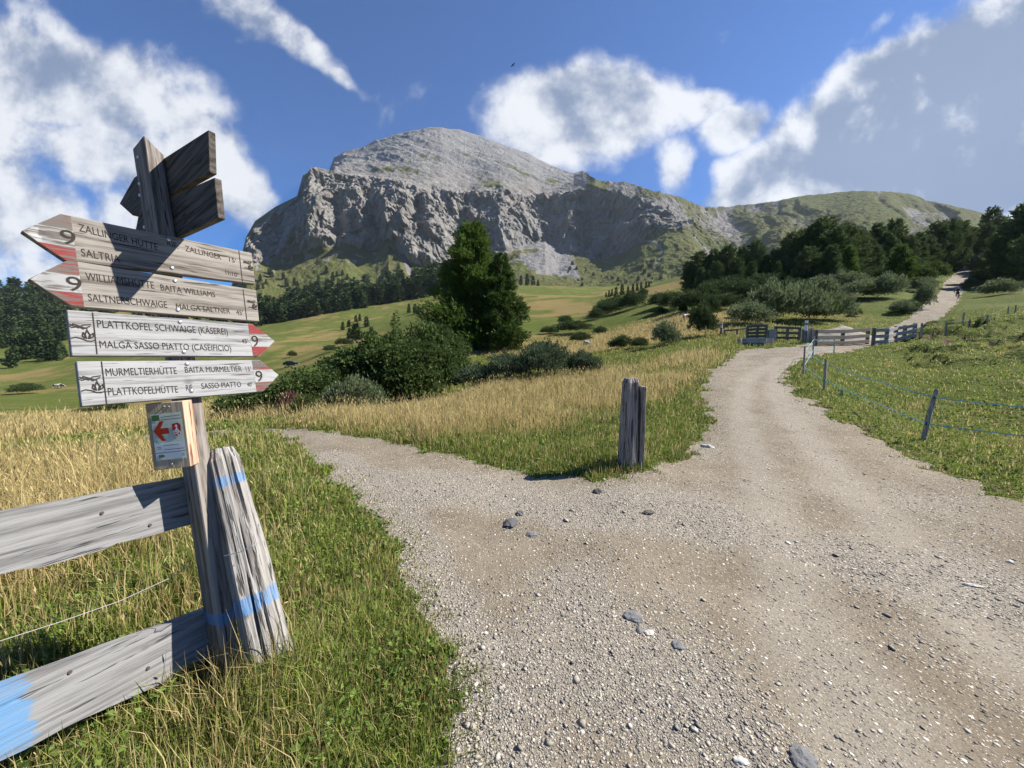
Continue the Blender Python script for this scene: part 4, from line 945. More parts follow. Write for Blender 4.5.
SPEC = [
 dict(c=[(21.4,230.8),(60.8,213.6),(251.7,253),(255.3,283.8),(65,260)], left=1, p0=74, m=M_brown[0], wear=(.53, .43, .48), lab='topmost pointed board reading ZALLINGER HÜTTE',
      t=[('ZALLINGER HÜTTE',(78.5,227),(157.6,247),.034),('RIF.',(167,242.5),(178,246),.030),('ZALLINGER',(185,248),(221,257),.030),("15'",(229,259),(236,261),.026),('SALTRIA',(81,252),(120,259),.034),("1h10'",(225.5,272),(238,275),.024)], nine=(68,237), vl=[(238.8,250.8),(242.4,281.6)], pic=(248,266), bolt=[(172,268),(168.5,239.5)]),
 dict(c=[(28.6,278.8),(68,260),(256,290),(259.3,321.3),(71.6,306)], left=1, p0=81, m=M_brown[1], wear=(.455, .40, .44), lab='second pointed board reading WILLIAMSHÜTTE',
      t=[('WILLIAMSHÜTTE',(85.5,276),(154,285),.034),('BAITA WILLIAMS',(160.5,287),(215,294.5),.030),('SALTNERSCHWAIGE',(88,297),(167,304.5),.032),('MALGA SALTNER',(176,306),(230,311),.029),("45'",(236,312),(243,312.8),.026)], nine=(74,283.5), vl=[(243,289.5),(246.7,319.6)], pic=(252,305), bolt=[(175,281),(178,310)]),
 dict(c=[(275,341.2),(252.7,324),(66.8,309.8),(72,355.8),(258.8,356.2)], left=0, p0=250.5, m=M_greyb[0], wear=(.38, .40, .41), lab='third pointed board reading PLATTKOFEL SCHWAIGE',
      t=[('PLATTKOFEL SCHWAIGE (KÄSEREI)',(97,323.4),(227.5,331.5),.034),('MALGA SASSO PIATTO (CASEIFICIO)',(99.5,344),(231,348),.032),("45'",(241.6,340.7),(247.8,341),.026)], nine=(254.9,340.7), vl=[(92.5,312.7),(97,354)], pic=(81.5,333), bolt=[(180,322),(184,352)]),
 dict(c=[(278.9,375),(260.2,360),(76.4,361.3),(81.9,406.4),(263.3,391.4)], left=0, p0=255.5, m=M_greyb[1], wear=(.53, .41, .48), lab='lowest pointed board reading MURMELTIERHÜTTE',
      t=[('MURMELTIERHÜTTE',(105.6,372),(176.6,370.4),.033),('BAITA MURMELTIER',(184.8,369.6),(241.6,368.6),.029),("15'",(245.8,368.6),(250.8,368.8),.024),('PLATTKOFELHÜTTE',(108,391.4),(177.8,389),.033),('RIF.',(186,387.7),(193.4,387),.028),('SASSO PIATTO',(201.3,386),(241,384),.029),("40'",(247,384.4),(252,384.2),.024)], nine=(259,375.8), vl=[(101.4,361.7),(106.6,403.7)], pic=(91.5,385), bolt=[(187,364),(191.5,391)]),
]
for i, b in enumerate(SPEC):
    tip, st, ft, fb, sb = U(b['c']); o = board([tip, st, ft, fb, sb] if b['left'] else [tip, sb, fb, ft, st], b['m'], label=b['lab'])
    ty = YF - .0009
    lettering([(t_, un(*a)[0], un(*e)[0], un(*a)[1], cap, (un(*e)[1] - un(*a)[1]) / (un(*e)[0] - un(*a)[0])) for t_, a, e, cap in b['t']], ty, o)
    s9, w9 = un(*b['nine']); lettering([('9', s9 - .021 if b['left'] else s9 - .017, s9 + .021 if b['left'] else s9 + .017, w9, .062, 0)], ty - .0012, o, 'number')
    (a1, a2), (b1, b2) = un(*b['vl'][0]), un(*b['vl'][1]); pc = un(*b['pic'])
    ribbons([[(a1, a2), (b1, b2)]] + picto(pc[0], pc[1], .058 if i > 1 else .04), .004, ty, 'pictogram', M_ink, o)
    s0 = un(b['p0'], 384 if i == 3 else (240, 285, 340)[i] if i < 3 else 375)[0]; H = abs(st[1] - sb[1]); sg = 1 if b['left'] else -1
    z1 = st[1] - H * .31; z2 = sb[1] + H * .30
    edge = lambda z: st[0] + (tip[0] - st[0]) * (st[1] - z) / (st[1] - tip[1]) if z > tip[1] else sb[0] + (tip[0] - sb[0]) * (z - sb[1]) / (tip[1] - sb[1])
    for nm, poly, col, wr in (('red_paint', [(s0, st[1] - .002), (st[0], st[1] - .002), (edge(z1), z1), (s0, z1)], (.42, .07, .065), b['wear'][0]), ('white_paint', [(s0, z1), (edge(z1), z1), (tip[0] + sg * .004, tip[1]), (edge(z2), z2), (s0, z2)], (.62, .62, .61), b['wear'][1]), ('red_paint', [(s0, z2), (edge(z2), z2), (sb[0], sb[1] + .002), (s0, sb[1] + .002)], (.42, .07, .065), b['wear'][2])):
        bm = bmesh.new(); f = bm.faces.new([bm.verts.new((x, YF - .0006, z)) for x, z in poly]); bmesh.ops.solidify(bm, geom=[f], thickness=.0004)
        bmo(nm, bm, paintmat(nm, col, wr, i * 2.3 + len(nm)), o)
    bolts(o, b['bolt'])
# the two boards that cross behind the post, seen from their shaded back
def unx(px, py, off=.072):
    r = ray(px, py); o = Q0 + Dv * off; t = (Dv @ (o - CAM)) / (Dv @ r); X = CAM + r * t - Q0; return float(X @ Nv), float(X @ Wv)
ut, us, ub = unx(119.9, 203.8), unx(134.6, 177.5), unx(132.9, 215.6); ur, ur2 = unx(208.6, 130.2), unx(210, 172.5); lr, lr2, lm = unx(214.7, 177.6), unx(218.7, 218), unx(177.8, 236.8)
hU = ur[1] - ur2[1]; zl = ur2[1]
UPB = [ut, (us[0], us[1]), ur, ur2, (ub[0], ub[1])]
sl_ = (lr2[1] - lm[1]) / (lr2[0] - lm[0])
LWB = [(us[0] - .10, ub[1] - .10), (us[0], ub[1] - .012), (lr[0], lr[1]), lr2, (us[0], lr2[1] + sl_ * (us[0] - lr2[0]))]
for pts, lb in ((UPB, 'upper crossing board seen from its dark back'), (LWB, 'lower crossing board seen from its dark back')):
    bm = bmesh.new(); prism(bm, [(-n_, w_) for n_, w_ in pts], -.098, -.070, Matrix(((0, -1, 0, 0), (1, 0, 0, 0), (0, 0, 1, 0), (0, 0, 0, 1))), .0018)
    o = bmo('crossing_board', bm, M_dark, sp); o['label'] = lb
    for q in (.02, ):
        pass
for px, py in ((138, 157), (139.5, 183.5), (139.8, 195), (144.5, 227)):
    n_, w_ = unx(px, py, -.001); bm = bmesh.new(); bmesh.ops.create_uvsphere(bm, u_segments=10, v_segments=6, radius=.009); bmesh.ops.scale(bm, vec=(.6, 1, 1), verts=bm.verts)
    bmesh.ops.translate(bm, vec=(-.001, -n_, w_), verts=bm.verts); bmo('bolt', bm, M_zinc, sp, True)
# little box with the bike route plate
M_pine_ = wood('box_timber', 'z', lo=(.20, .13, .075), mid=(.36, .26, .165), hi=(.46, .36, .25), seed=8, dens=.8)
M_stain = wood('box_side_timber', 'z', lo=(.30, .08, .04), mid=(.42, .25, .16), hi=(.50, .36, .26), seed=9, dens=.9)
LI = SPM.inverted()
mdir = np.array([.22, -.9755, 0]); rdir = np.array([.9755, .22, 0]); zup = Wv * .6 + np.array([0, 0, 1]) * .4; zup /= np.linalg.norm(zup); rdir = np.cross(-mdir, zup) * 1; rdir /= np.linalg.norm(rdir)
pb = un(201.5, 436, .004); corner = Q0 + Dv * pb[0] + Wv * pb[1] + Nv * .006      # back right edge, mid height
def unb(px, py):
    o = corner + mdir * .07; r = ray(px, py); t = (mdir @ (o - CAM)) / (mdir @ r); X = CAM + r * t - o; return float(X @ rdir), float(X @ zup)
bl, br, tl_, tr_ = unb(155, 468), unb(192, 468), unb(147, 402.5), unb(185.5, 402)
bw0, bw1 = (bl[0] + tl_[0]) / 2, (br[0] + tr_[0]) / 2; bz0, bz1 = (bl[1] + br[1]) / 2, (tl_[1] + tr_[1]) / 2
WX = Matrix(((rdir[0], -mdir[0], zup[0], corner[0] + mdir[0] * .085), (rdir[1], -mdir[1], zup[1], corner[1] + mdir[1] * .085), (rdir[2], -mdir[2], zup[2], corner[2] + mdir[2] * .085), (0, 0, 0, 1)))
bm = bmesh.new(); box(bm, bw0, bw1, 0, .07, bz0, bz1, None, .002)
bx = bmo('waymark_box', bm, [M_pine_, M_stain], sp); bx.matrix_parent_inverse = Matrix.Identity(4); bx.matrix_local = LI @ WX; bx['label'] = 'small wooden box with a red arrow and bike plate'
for p in bx.data.polygons:
    if p.normal.x > .7: p.material_index = 1
cw_, ch_ = bw1 - bw0, bz1 - bz0; X_ = lambda u: bw0 + cw_ * u; Z_ = lambda v: bz1 - ch_ * v
def plate(nm, u0, u1, v0, v1, y, col, poly=None):
    bm = bmesh.new(); pts = poly or [(u0, v0), (u1, v0), (u1, v1), (u0, v1)]
    f = bm.faces.new([bm.verts.new((X_(u), y, Z_(v))) for u, v in pts]); bmesh.ops.solidify(bm, geom=[f], thickness=.0005)
    return bmo(nm, bm, flat(nm + '_finish', col, .85, 0, .04, 5), bx)
plate('sticker', .11, .93, .16, .86, -.0012, (.85, .92, .80)); plate('sticker_panel', .12, .92, .595, .85, -.0022, (.85, .90, .93)); plate('sticker_header', .13, .33, .18, .255, -.0022, (.13, .28, .11))
plate('arrow_symbol', 0, 0, 0, 0, -.0026, (.62, .07, .03), [(.14, .42), (.33, .275), (.44, .275), (.33, .38), (.54, .38), (.54, .47), (.33, .47), (.44, .57), (.33, .57)])
plate('bike_emblem', 0, 0, 0, 0, -.0026, (.62, .06, .04), [(.64, .33), (.80, .315), (.87, .35), (.86, .50), (.72, .515), (.65, .48)])
wl = [[(X_(.715 + .045 * math.cos(a)), Z_(.455 + .03 * math.sin(a))) for a in np.linspace(0, 6.28, 9)], [(X_(.81 + .045 * math.cos(a)), Z_(.47 + .03 * math.sin(a))) for a in np.linspace(0, 6.28, 9)], [(X_(.715), Z_(.455)), (X_(.75), Z_(.40)), (X_(.79), Z_(.41)), (X_(.81), Z_(.47))], [(X_(.73), Z_(.375)), (X_(.76), Z_(.345)), (X_(.78), Z_(.37)), (X_(.75), Z_(.43))]]
ribbons(wl, .0035, -.0034, 'bike_symbol', flat('white_print', (.8, .75, .72), .5), bx)
M_print = flat('dark_print', (.04, .05, .07), .6)
lines = [[(X_(.38), Z_(.215)), (X_(.90), Z_(.205))], [(X_(.16), Z_(.26)), (X_(.92), Z_(.25))], [(X_(.36), Z_(.64)), (X_(.76), Z_(.64))], [(X_(.36), Z_(.705)), (X_(.90), Z_(.705))], [(X_(.14), Z_(.745)), (X_(.91), Z_(.745))], [(X_(.80), Z_(.785)), (X_(.88), Z_(.785))], [(X_(.80), Z_(.81)), (X_(.88), Z_(.81))], [(X_(.19), Z_(.66)), (X_(.28), Z_(.66))], [(X_(.19), Z_(.685)), (X_(.28), Z_(.685))]]
ribbons(lines, .0022, -.0032, 'small_print', M_print, bx); plate('route_tag', .19, .34, .775, .815, -.0030, (.16, .28, .10))
for u, v in ((.50, .06), (.62, .07), (.50, .93)):
    bm = bmesh.new(); bmesh.ops.create_uvsphere(bm, u_segments=8, v_segments=5, radius=.004); bmesh.ops.translate(bm, vec=(X_(u), 0, Z_(v)), verts=bm.verts); bmo('screw', bm, M_zinc, bx)
# ------------------------------------------------------------------ plank fence beside the signpost
fe = thing('plank_fence', 'grey plank fence with blue paint marks and a leaning old post in the left foreground', 'fence'); fe.matrix_world = SPM
M_rail = [wood('rail_timber', 'x', seed=11 + i, dens=.75, bumpd=.004, lo=(.09, .086, .082), mid=(.155, .15, .145), hi=(.245, .24, .232), paint=[(0, c_, h_, (.10, .24, .43))]) for i, (c_, h_) in enumerate(((-.69, .05), (-.60, .07)))]
for i, (tl2, tr2, bl2, br2) in enumerate((((0, 511), (178, 478), (0, 575), (182, 527)), ((0, 686), (197, 613), (0, 760), (201, 664)))):
    off = -.150; a, b_, c_, d_ = (un(*q, off) for q in (tl2, tr2, bl2, br2))
    ex = lambda p, q, s_: p[1] + (q[1] - p[1]) * (s_ - p[0]) / (q[0] - p[0])
    N_ = 34; ss = np.linspace(-1.35, .045, N_); rr2 = np.random.default_rng(50 + i)
    up_ = [(s_, ex(a, b_, s_) + .006 * float(pn(s_ * 4, i * 7.7))) for s_ in ss]; lo_ = [(s_, ex(c_, d_, s_) + .012 * float(pn(s_ * 5, i * 3.3 + 9)) - (.012 if -.5 < s_ < -.28 and i == 0 else 0)) for s_ in ss]
    bm = bmesh.new(); prism(bm, up_ + lo_[::-1], -off, -off + .055, None, 0)
    bmesh.ops.bevel(bm, geom=[e for e in bm.edges if abs(e.calc_face_angle(0)) > 1.0], offset=.005, segments=2, affect='EDGES')
    bmo('rail', bm, M_rail[i], fe)
    for px, py in (((102, 513), (150, 525)) if i == 0 else ((70, 672), (148, 668))):
        s_, w_ = un(px, py, off); bm = bmesh.new(); bmesh.ops.create_cone(bm, cap_ends=True, segments=8, radius1=.007, radius2=.006, depth=.006, matrix=Matrix.Translation((s_, -off - .002, w_)) @ Matrix.Rotation(R(90), 4, 'X')); bmo('nail', bm, flat('rusty_nail', (.09, .06, .05), .8), fe)
bm = bmesh.new(); pts = [un(px, py, -.16) for px, py in ((0, 641), (60, 622), (120, 601), (170, 578))]; tube(bm, [(-1.3, .16, pts[0][1] - .12)] + [(s_, .16, w_) for s_, w_ in pts] + [(-.02, .16, pts[-1][1] + .02)], .0016, 5); bmo('wire', bm, flat('white_cord', (.35, .34, .32), .7), fe)
def old_post(name, base, top, rb, rt, mat, parent, seed, flatk=.75, grooves=9, gd=.13, n=72, m=26):
    base, top = Vector(base), Vector(top); ax = (top - base); L = ax.length; bm = bmesh.new(); rings = []
    for j in range(m):
        t = j / (m - 1); r_ = rb + (rt - rb) * t
        if t > .955: r_ *= math.sqrt(max(.05, 1 - ((t - .955) / .06) ** 2 * .8))
        a = np.linspace(0, 2 * np.pi, n, endpoint=False)
        g = 1 + gd * pn(np.cos(a) * grooves * .33 + seed, np.sin(a) * grooves * .33, t * 1.3) * 1.6 - .30 * sst(ridged(np.cos(a) * 1.9 + seed + t * .25, np.sin(a) * 1.9, t * .5, 2), 1.22, 1.42) + .05 * pn(np.cos(a) * 2, np.sin(a) * 2, t * 5)
        rings.append([bm.verts.new((math.cos(q) * r_ * k, math.sin(q) * r_ * k * flatk, t * L + .012 * float(pn(math.cos(q) * 5 + seed, math.sin(q) * 5)) * (t > .9))) for q, k in zip(a, g)])
    for A_, B_ in zip(rings, rings[1:]):
        for k in range(n): bm.faces.new((A_[k], A_[(k + 1) % n], B_[(k + 1) % n], B_[k]))
    bm.faces.new(rings[-1]); bm.faces.new(rings[0][::-1])
    o = bmo(name, bm, mat, parent, False); mw = Matrix.Translation(base) @ ax.to_track_quat('Z', 'Y').to_matrix().to_4x4(); return o, mw
B0 = at(281, 694, 1.66); T0_ = at(221, 449, 1.86); axd = T0_ - B0
o, mw = old_post('leaning_post', B0 - axd * .12, T0_, .108, .074, M_old, fe, 3, .78); o.matrix_local = LI @ mw @ Matrix.Rotation(R(20), 4, 'Z'); o['label'] = 'split old post leaning behind the signpost, two blue paint bands'
bm = bmesh.new(); tube(bm, [at(224, 556, 1.66), at(240, 552, 1.64), at(252, 546, 1.665), at(258, 543, 1.70)], .0018, 5); o = bmo('tie_wire', bm, M_zinc, fe); o.matrix_local = LI
# ------------------------------------------------------------------ stump
M_stump = wood('stump_timber', 'z', lo=(.05, .042, .035), mid=(.17, .15, .13), hi=(.30, .275, .245), seed=14, dens=.9, bumpd=.008)
p = gp(629, 466); tp = at(631, 378, p[1] + .02); st_ = thing('gate_post', 'short thick weathered post with a slat, standing on the corner of the grass island', 'post', (p[0], p[1], p[2]))
o, mw = old_post('post', (0, 0, -.15), (tp[0] - p[0] - .01, .02, tp[2] - p[2]), .142, .116, M_stump, st_, 8, .85); o.matrix_local = mw
bm = bmesh.new(); box(bm, .108, .168, -.085, .03, -.1, (at(641, 386, p[1])[2] - p[2]), None, .006); bmo('slat', bm, M_stump, st_)
# ------------------------------------------------------------------ electric fence along the right bank
M_fpost = wood('fence_post_timber', 'z', lo=(.10, .08, .06), mid=(.26, .22, .175), hi=(.40, .355, .30), seed=16, dens=.8, bumpd=.006)
M_rope = flat('blue_fence_rope', (.10, .42, .50), .6, 0, .35, 60)
wf = thing('rope_fence', 'thin wooden posts strung with two blue ropes along the right grass bank', 'fence')
FP = [((1085,462),(1105,405),.030),((921,441),(937,389),.034),((824,391),(826,359),.032),((803,377),(805,346),.028),((812.5,358),(814,336),.026),((834,353),(834.5,339),.022)]
fps = []
for (bx_p, by_p), (tx, ty_), r_ in FP:
    b = gp(bx_p, by_p); t = at(tx, ty_, b[1] + .03); fps.append((b, t)); bm = bmesh.new(); tube(bm, [b - np.array([0, 0, .3]), b * .5 + t * .5, t - (t - b) * .03, t], [r_ * 1.1, r_, r_ * .9, r_ * .55], 9); bmo('fence_post', bm, M_fpost, wf)
b = gp(842, 396); bm = bmesh.new(); tube(bm, [b - np.array([0, 0, .2]), b + np.array([.01, .02, .16])], .035, 8); bmo('post_stub', bm, M_fpost, wf)
for lv in (.84, .34):
    pts = []
    for i in range(len(fps) - 1):
        (b0, t0), (b1, t1) = fps[i], fps[i + 1]; A_ = b0 + (t0 - b0) * lv - np.array([.03, .035, 0]); B_ = b1 + (t1 - b1) * lv - np.array([.03, .035, 0])
        for q in np.linspace(0, 1, 9)[: 8 if i < len(fps) - 2 else 9]: pts.append(A_ + (B_ - A_) * q - np.array([0, 0, .16 * q * (1 - q) * np.linalg.norm(B_ - A_) / 6]))
    bm = bmesh.new(); tube(bm, pts, .0075, 6); bmo('rope', bm, M_rope, wf)
    for b0, t0 in fps[:4]:
        c_ = b0 + (t0 - b0) * lv - np.array([.02, .03, 0]); bm = bmesh.new(); bmesh.ops.create_uvsphere(bm, u_segments=8, v_segments=6, radius=.022); bmesh.ops.translate(bm, vec=c_, verts=bm.verts); bmo('insulator', bm, flat('black_insulator', (.02, .02, .02), .5), wf)
uf = thing('wire_fence', 'faint wire fence climbing the bank beside the upper gravel road', 'fence')
ups = []
for (a, c_), (d_, e_) in (((921.5,337),(922,323)),((946,333),(946.5,321)),((962,326),(964,313)),((969,328),(970,319)),((987,322),(987.5,315)),((1008,313),(1008.5,306)),((1015,313),(1016,305))):
    b = gp(a, c_); t = at(d_, e_, b[1]); bm = bmesh.new(); tube(bm, [b - np.array([0, 0, .3]), t], .045, 6); bmo('fence_post', bm, M_fpost, uf); ups.append((b, t))
bm = bmesh.new(); tube(bm, [b + (t - b) * .9 - np.array([0, .06, 0]) for b, t in ups[:2] + ups[3:]], .006, 5); bmo('wire', bm, flat('fence_wire', (.2, .2, .2), .6), uf)
# ------------------------------------------------------------------ gate and rail fences
M_gr = wood('gate_timber_dark', 'x', lo=(.03, .025, .02), mid=(.085, .072, .060), hi=(.155, .138, .118), seed=20, dens=.4)
M_gw = wood('gate_timber_pale', 'x', lo=(.16, .145, .13), mid=(.30, .28, .255), hi=(.40, .38, .35), seed=21, dens=.4)
M_gp = wood('gate_post_timber', 'z', lo=(.05, .045, .04), mid=(.13, .115, .10), hi=(.22, .20, .18), seed=22, dens=.5)
def span(parent, name, A_, B_, z0, z1, th, mat, off=0.0):
    A_, B_ = Vector(A_), Vector(B_); d = (B_ - A_); L = d.length; mt = Matrix.Translation(A_) @ d.to_track_quat('X', 'Z').to_matrix().to_4x4()
    bm = bmesh.new(); box(bm, 0, L, -th / 2 + off, th / 2 + off, z0, z1, None, .006); o = bmo(name, bm, mat, parent); o.matrix_local = mt; return o
def postat(parent, name, P, h, w, mat):
    bm = bmesh.new(); box(bm, -w / 2, w / 2, -w / 2, w / 2, -.4, h, None, .008); o = bmo(name, bm, mat, parent); o.location = P; return o
def fence(nm, label, cat, feet, h, rails, mat, pw=.12, rw=.14, pmat=None):
    t = thing(nm, label, cat)
    for i, (p_, hh) in enumerate(zip(feet, h)): postat(t, 'post', p_, hh, pw, pmat or M_gp)
    for i in range(len(feet) - 1):
        for j, fr in enumerate(rails):
            a = Vector(feet[i]) + Vector((0, -.09, h[i] * fr)); b = Vector(feet[i + 1]) + Vector((0, -.09, h[i + 1] * fr)); span(t, 'rail', a, b, -rw / 2, rw / 2, .04, mat)
    return t
def ft(px, row, top):
    p_ = gp(px, row); return tuple(p_), at(px, top, p_[1])[2] - p_[2]
def mk(nm, label, cat, L_, rails, mat, **k):
    f_ = [ft(*q) for q in L_]; return fence(nm, label, cat, [q[0] for q in f_], [q[1] for q in f_], rails, mat, **k)
mk('field_gate', 'long dark three-rail timber gate closing the field beside the gravel road', 'gate', [(815,346,330),(842,345.5,330),(867,344,328)], (.90, .52, .16), M_gr, rw=.17)
mk('rail_fence', 'pale weathered rail fence between the gate and the upper road', 'fence', [(873,345,328),(886,344,328),(895,342,326),(904,340,325),(914,337,323)], (.86, .5, .16), M_gw, rw=.16)
mk('rail_fence', 'low dark rail fence on the grass bank left of the gate', 'fence', [(775,341,326),(787,341,326.5),(799,341,327)], (.9, .55, .22), M_gr, rw=.13)
mk('rail_fence', 'thin dark fence rail running to the white-topped marker', 'fence', [(724.5,334,330),(737,334,329),(748,333,327)], (.85,), M_gr, rw=.10, pw=.09)
mk('slat_panel', 'dark slatted fence panel above the watering trough', 'fence', [(747,340,326),(757,340,325),(766,340,325)], (.95, .72, .48, .25), M_gr, rw=.15)
mk('slat_panel', 'short panel of three pale boards right of the watering trough', 'fence', [(767.5,342,330),(774,342,330)], (.88, .55, .22), M_gw, rw=.24)
mk('slat_panel', 'short panel of three pale boards at the left end of the gate', 'fence', [(803,342.5,329),(811,343,329)], (.88, .55, .22), M_gw, rw=.24)
tr = thing('watering_trough', 'grey timber watering trough on a dark base at the road bend', 'trough'); a, b = gp(742, 345), gp(766, 345.5); hT = 7 * a[1] / F
for nm, z0, z1, th, mt, o_ in (('base', -.2, .12, .5, M_gp, .25), ('front_plank', .12, hT, .05, M_gw, 0), ('back_plank', .12, hT, .05, M_gw, .5)): span(tr, nm, tuple(a), tuple(b), z0, z1, th, mt, o_)
for e_ in (a, b): postat(tr, 'end_plank', tuple(e_ + np.array([0, .25, 0])), hT * .98, .1, M_gw)
M_white = flat('white_marker_paint', (.78, .77, .75), .6); pass
def marker(label, px, row, top):
    P, h_ = ft(px, row, top); t = thing('marker_post', label, 'post', P); w_ = .07
    for nm, z0, z1, m_ in (('post', -.3, h_ * .55, M_gp), ('white_top', h_ * .55, h_ * .8, M_white), ('dark_band', h_ * .8, h_ * .88, M_gp), ('white_cap', h_ * .88, h_, M_white)):
        bm = bmesh.new(); tube(bm, [(0, 0, z0), (0, 0, z1)], w_, 10); bmo(nm, bm, m_, t)
marker('white-topped marker post at the left end of the thin fence rail', 721, 334, 323); marker('tall white-topped marker post standing beside the left end of the gate', 805, 343, 320.5)
# heap of gravel behind the gate
p = gp(840, 337); p = at(840, 338, 23.0); zc = gz(p[0], p[1]); X2, Y2 = np.meshgrid(np.linspace(-1, 1, 40), np.linspace(-1, 1, 40)); rr3 = np.hypot(X2, Y2)
Z2 = np.clip(1 - rr3, 0, 1) ** .8 * (at(840, 325.5, 23)[2] - zc + .1) * (1 + .15 * fbm(X2 * 3, Y2 * 3, 1, 3)) - .12
i_ = (np.arange(39)[:, None] * 40 + np.arange(39)[None]).ravel(); me = npmesh('gravel_heap', np.stack([X2.ravel() * 2.1, Y2.ravel() * 1.6, Z2.ravel()], 1), None, np.stack([i_, i_ + 1, i_ + 41, i_ + 40], 1), None, True)
o = link('gravel_heap', me, flat('heap_gravel', (.27, .24, .195), .95, 0, .45, 30)); o.location = (p[0], p[1], zc); tag(o, 'pale heap of gravel behind the field gate', 'gravel heap')
# ------------------------------------------------------------------ people, cattle, car, bird
def skin(name, pts, edges, radii, mat, parent=None, sub=1, rootv=0):
    me = bpy.data.meshes.new(name); me.from_pydata([tuple(p) for p in pts], edges, []); o = link(name, me, mat, parent)
    m = o.modifiers.new('skin', 'SKIN'); m.use_smooth_shade = True
    for v, r_ in zip(me.skin_vertices[0].data, radii): v.radius = (r_, r_) if not isinstance(r_, tuple) else r_
    me.skin_vertices[0].data[rootv].use_root = True
    s_ = o.modifiers.new('sub', 'SUBSURF'); s_.levels = sub; s_.render_levels = sub
    dg = bpy.context.evaluated_depsgraph_get(); dg.update(); m2 = bpy.data.meshes.new_from_object(o.evaluated_get(dg)); o.modifiers.clear(); o.data = m2; m2.name = name
    if not m2.materials: m2.materials.append(mat)
    return o
M_cloth = flat('dark_clothing', (.03, .032, .04), .9); M_skin_ = flat('skin_tone', (.45, .27, .19), .6); M_shirt = flat('grey_shirt', (.25, .26, .29), .9); M_rub = flat('black_rubber', (.015, .015, .015), .7); M_hair = flat('helmet_dark', (.05, .05, .055), .4)
def human(label, loc, rz, pose, cat='person', shirt=M_shirt):
    t = thing('person', label, cat, loc, (0, 0, rz))
    P = pose
    names = ['pelvis', 'waist', 'chest', 'neck', 'head', 'crown', 'lsh', 'lel', 'lha', 'rsh', 'rel', 'rha', 'lhip', 'lkn', 'lan', 'lto', 'rhip', 'rkn', 'ran', 'rto']
    E_ = [(0, 1), (1, 2), (2, 3), (3, 4), (4, 5), (2, 6), (6, 7), (7, 8), (2, 9), (9, 10), (10, 11), (0, 12), (12, 13), (13, 14), (14, 15), (0, 16), (16, 17), (17, 18), (18, 19)]
    rad = [.14, .13, .15, .06, .10, .07, .07, .05, .035, .07, .05, .035, .10, .07, .045, .03, .10, .07, .045, .03]
    skin('body', [P[n] for n in names], E_, rad, M_cloth, t, 1)
    skin('shirt', [P['waist'], P['chest'], P['lsh'], P['lel'], P['rsh'], P['rel']], [(0, 1), (1, 2), (2, 3), (1, 4), (4, 5)], [.155, .175, .09, .066, .09, .066], shirt, t, 1)
    for nm, r_, c_, m_ in (('head', (.085, .10, .12), P['head'], M_skin_), ('helmet', (.105, .125, .09), Vector(P['head']) + Vector((0, .01, .06)), M_hair)):
        bm = bmesh.new(); bmesh.ops.create_uvsphere(bm, u_segments=12, v_segments=8, radius=1); bmesh.ops.scale(bm, vec=r_, verts=bm.verts); bmesh.ops.translate(bm, vec=Vector(c_), verts=bm.verts); bmo(nm, bm, m_, t, True)
    return t
ride = dict(pelvis=(0, .22, .98), waist=(0, .08, 1.16), chest=(0, -.12, 1.36), neck=(0, -.22, 1.50), head=(0, -.27, 1.62), crown=(0, -.27, 1.70), lsh=(.20, -.13, 1.40), lel=(.34, -.28, 1.20), lha=(.30, -.48, 1.05), rsh=(-.20, -.13, 1.40), rel=(-.34, -.28, 1.20), rha=(-.30, -.48, 1.05),
            lhip=(.10, .20, .93), lkn=(.13, -.10, .62), lan=(.12, .02, .26), lto=(.12, -.12, .20), rhip=(-.10, .20, .93), rkn=(-.13, -.16, .82), ran=(-.12, -.02, .48), rto=(-.12, -.16, .44))
walk = dict(pelvis=(0, 0, .95), waist=(0, 0, 1.12), chest=(0, -.02, 1.36), neck=(0, -.02, 1.50), head=(0, -.04, 1.62), crown=(0, -.04, 1.70), lsh=(.20, -.02, 1.42), lel=(.27, .06, 1.16), lha=(.27, -.06, .95), rsh=(-.20, -.02, 1.42), rel=(-.27, -.02, 1.16), rha=(-.26, -.16, .98),
            lhip=(.10, 0, .90), lkn=(.11, -.14, .50), lan=(.11, -.14, .09), lto=(.11, -.30, .04), rhip=(-.10, 0, .90), rkn=(-.11, .06, .50), ran=(-.11, .26, .12), rto=(-.11, .14, .04))
P_ = gp(957, 300); face = math.atan2(-P_[0], P_[1]) * 1.0
bk = thing('bicycle', 'mountain bike ridden downhill on the upper gravel road', 'bicycle', tuple(P_), (0, 0, face))
for y_ in (-.55, .52):
    bm = bmesh.new(); tube(bm, [(0, y_ + .33 * math.cos(a), .35 + .33 * math.sin(a)) for a in np.linspace(0, 2 * math.pi, 21)], .03, 6, False); w_ = bmo('wheel', bm, M_rub, bk)
    bm = bmesh.new()
    for a in np.linspace(0, math.pi, 7)[:-1]: tube(bm, [(0, y_ + .31 * math.cos(a), .35 + .31 * math.sin(a)), (0, y_ - .31 * math.cos(a), .35 - .31 * math.sin(a))], .003, 4)
    bmo('spokes', bm, M_zinc, w_)
bm = bmesh.new(); tube(bm, [(0, -.55, .35), (0, -.42, .95)], .02, 6); tube(bm, [(0, -.44, .85), (0, .02, .33)], .022, 6); tube(bm, [(0, .02, .33), (0, .18, .88)], .02, 6); tube(bm, [(0, -.43, .90), (0, .15, .80)], .02, 6); tube(bm, [(0, .02, .33), (0, .52, .35), (0, .15, .78)], .014, 6); bmo('frame', bm, flat('bike_frame_paint', (.05, .05, .06), .4), bk)
bm = bmesh.new(); tube(bm, [(-.36, -.46, 1.02), (-.1, -.43, .99), (.1, -.43, .99), (.36, -.46, 1.02)], .016, 6); bmo('handlebar', bm, M_rub, bk)
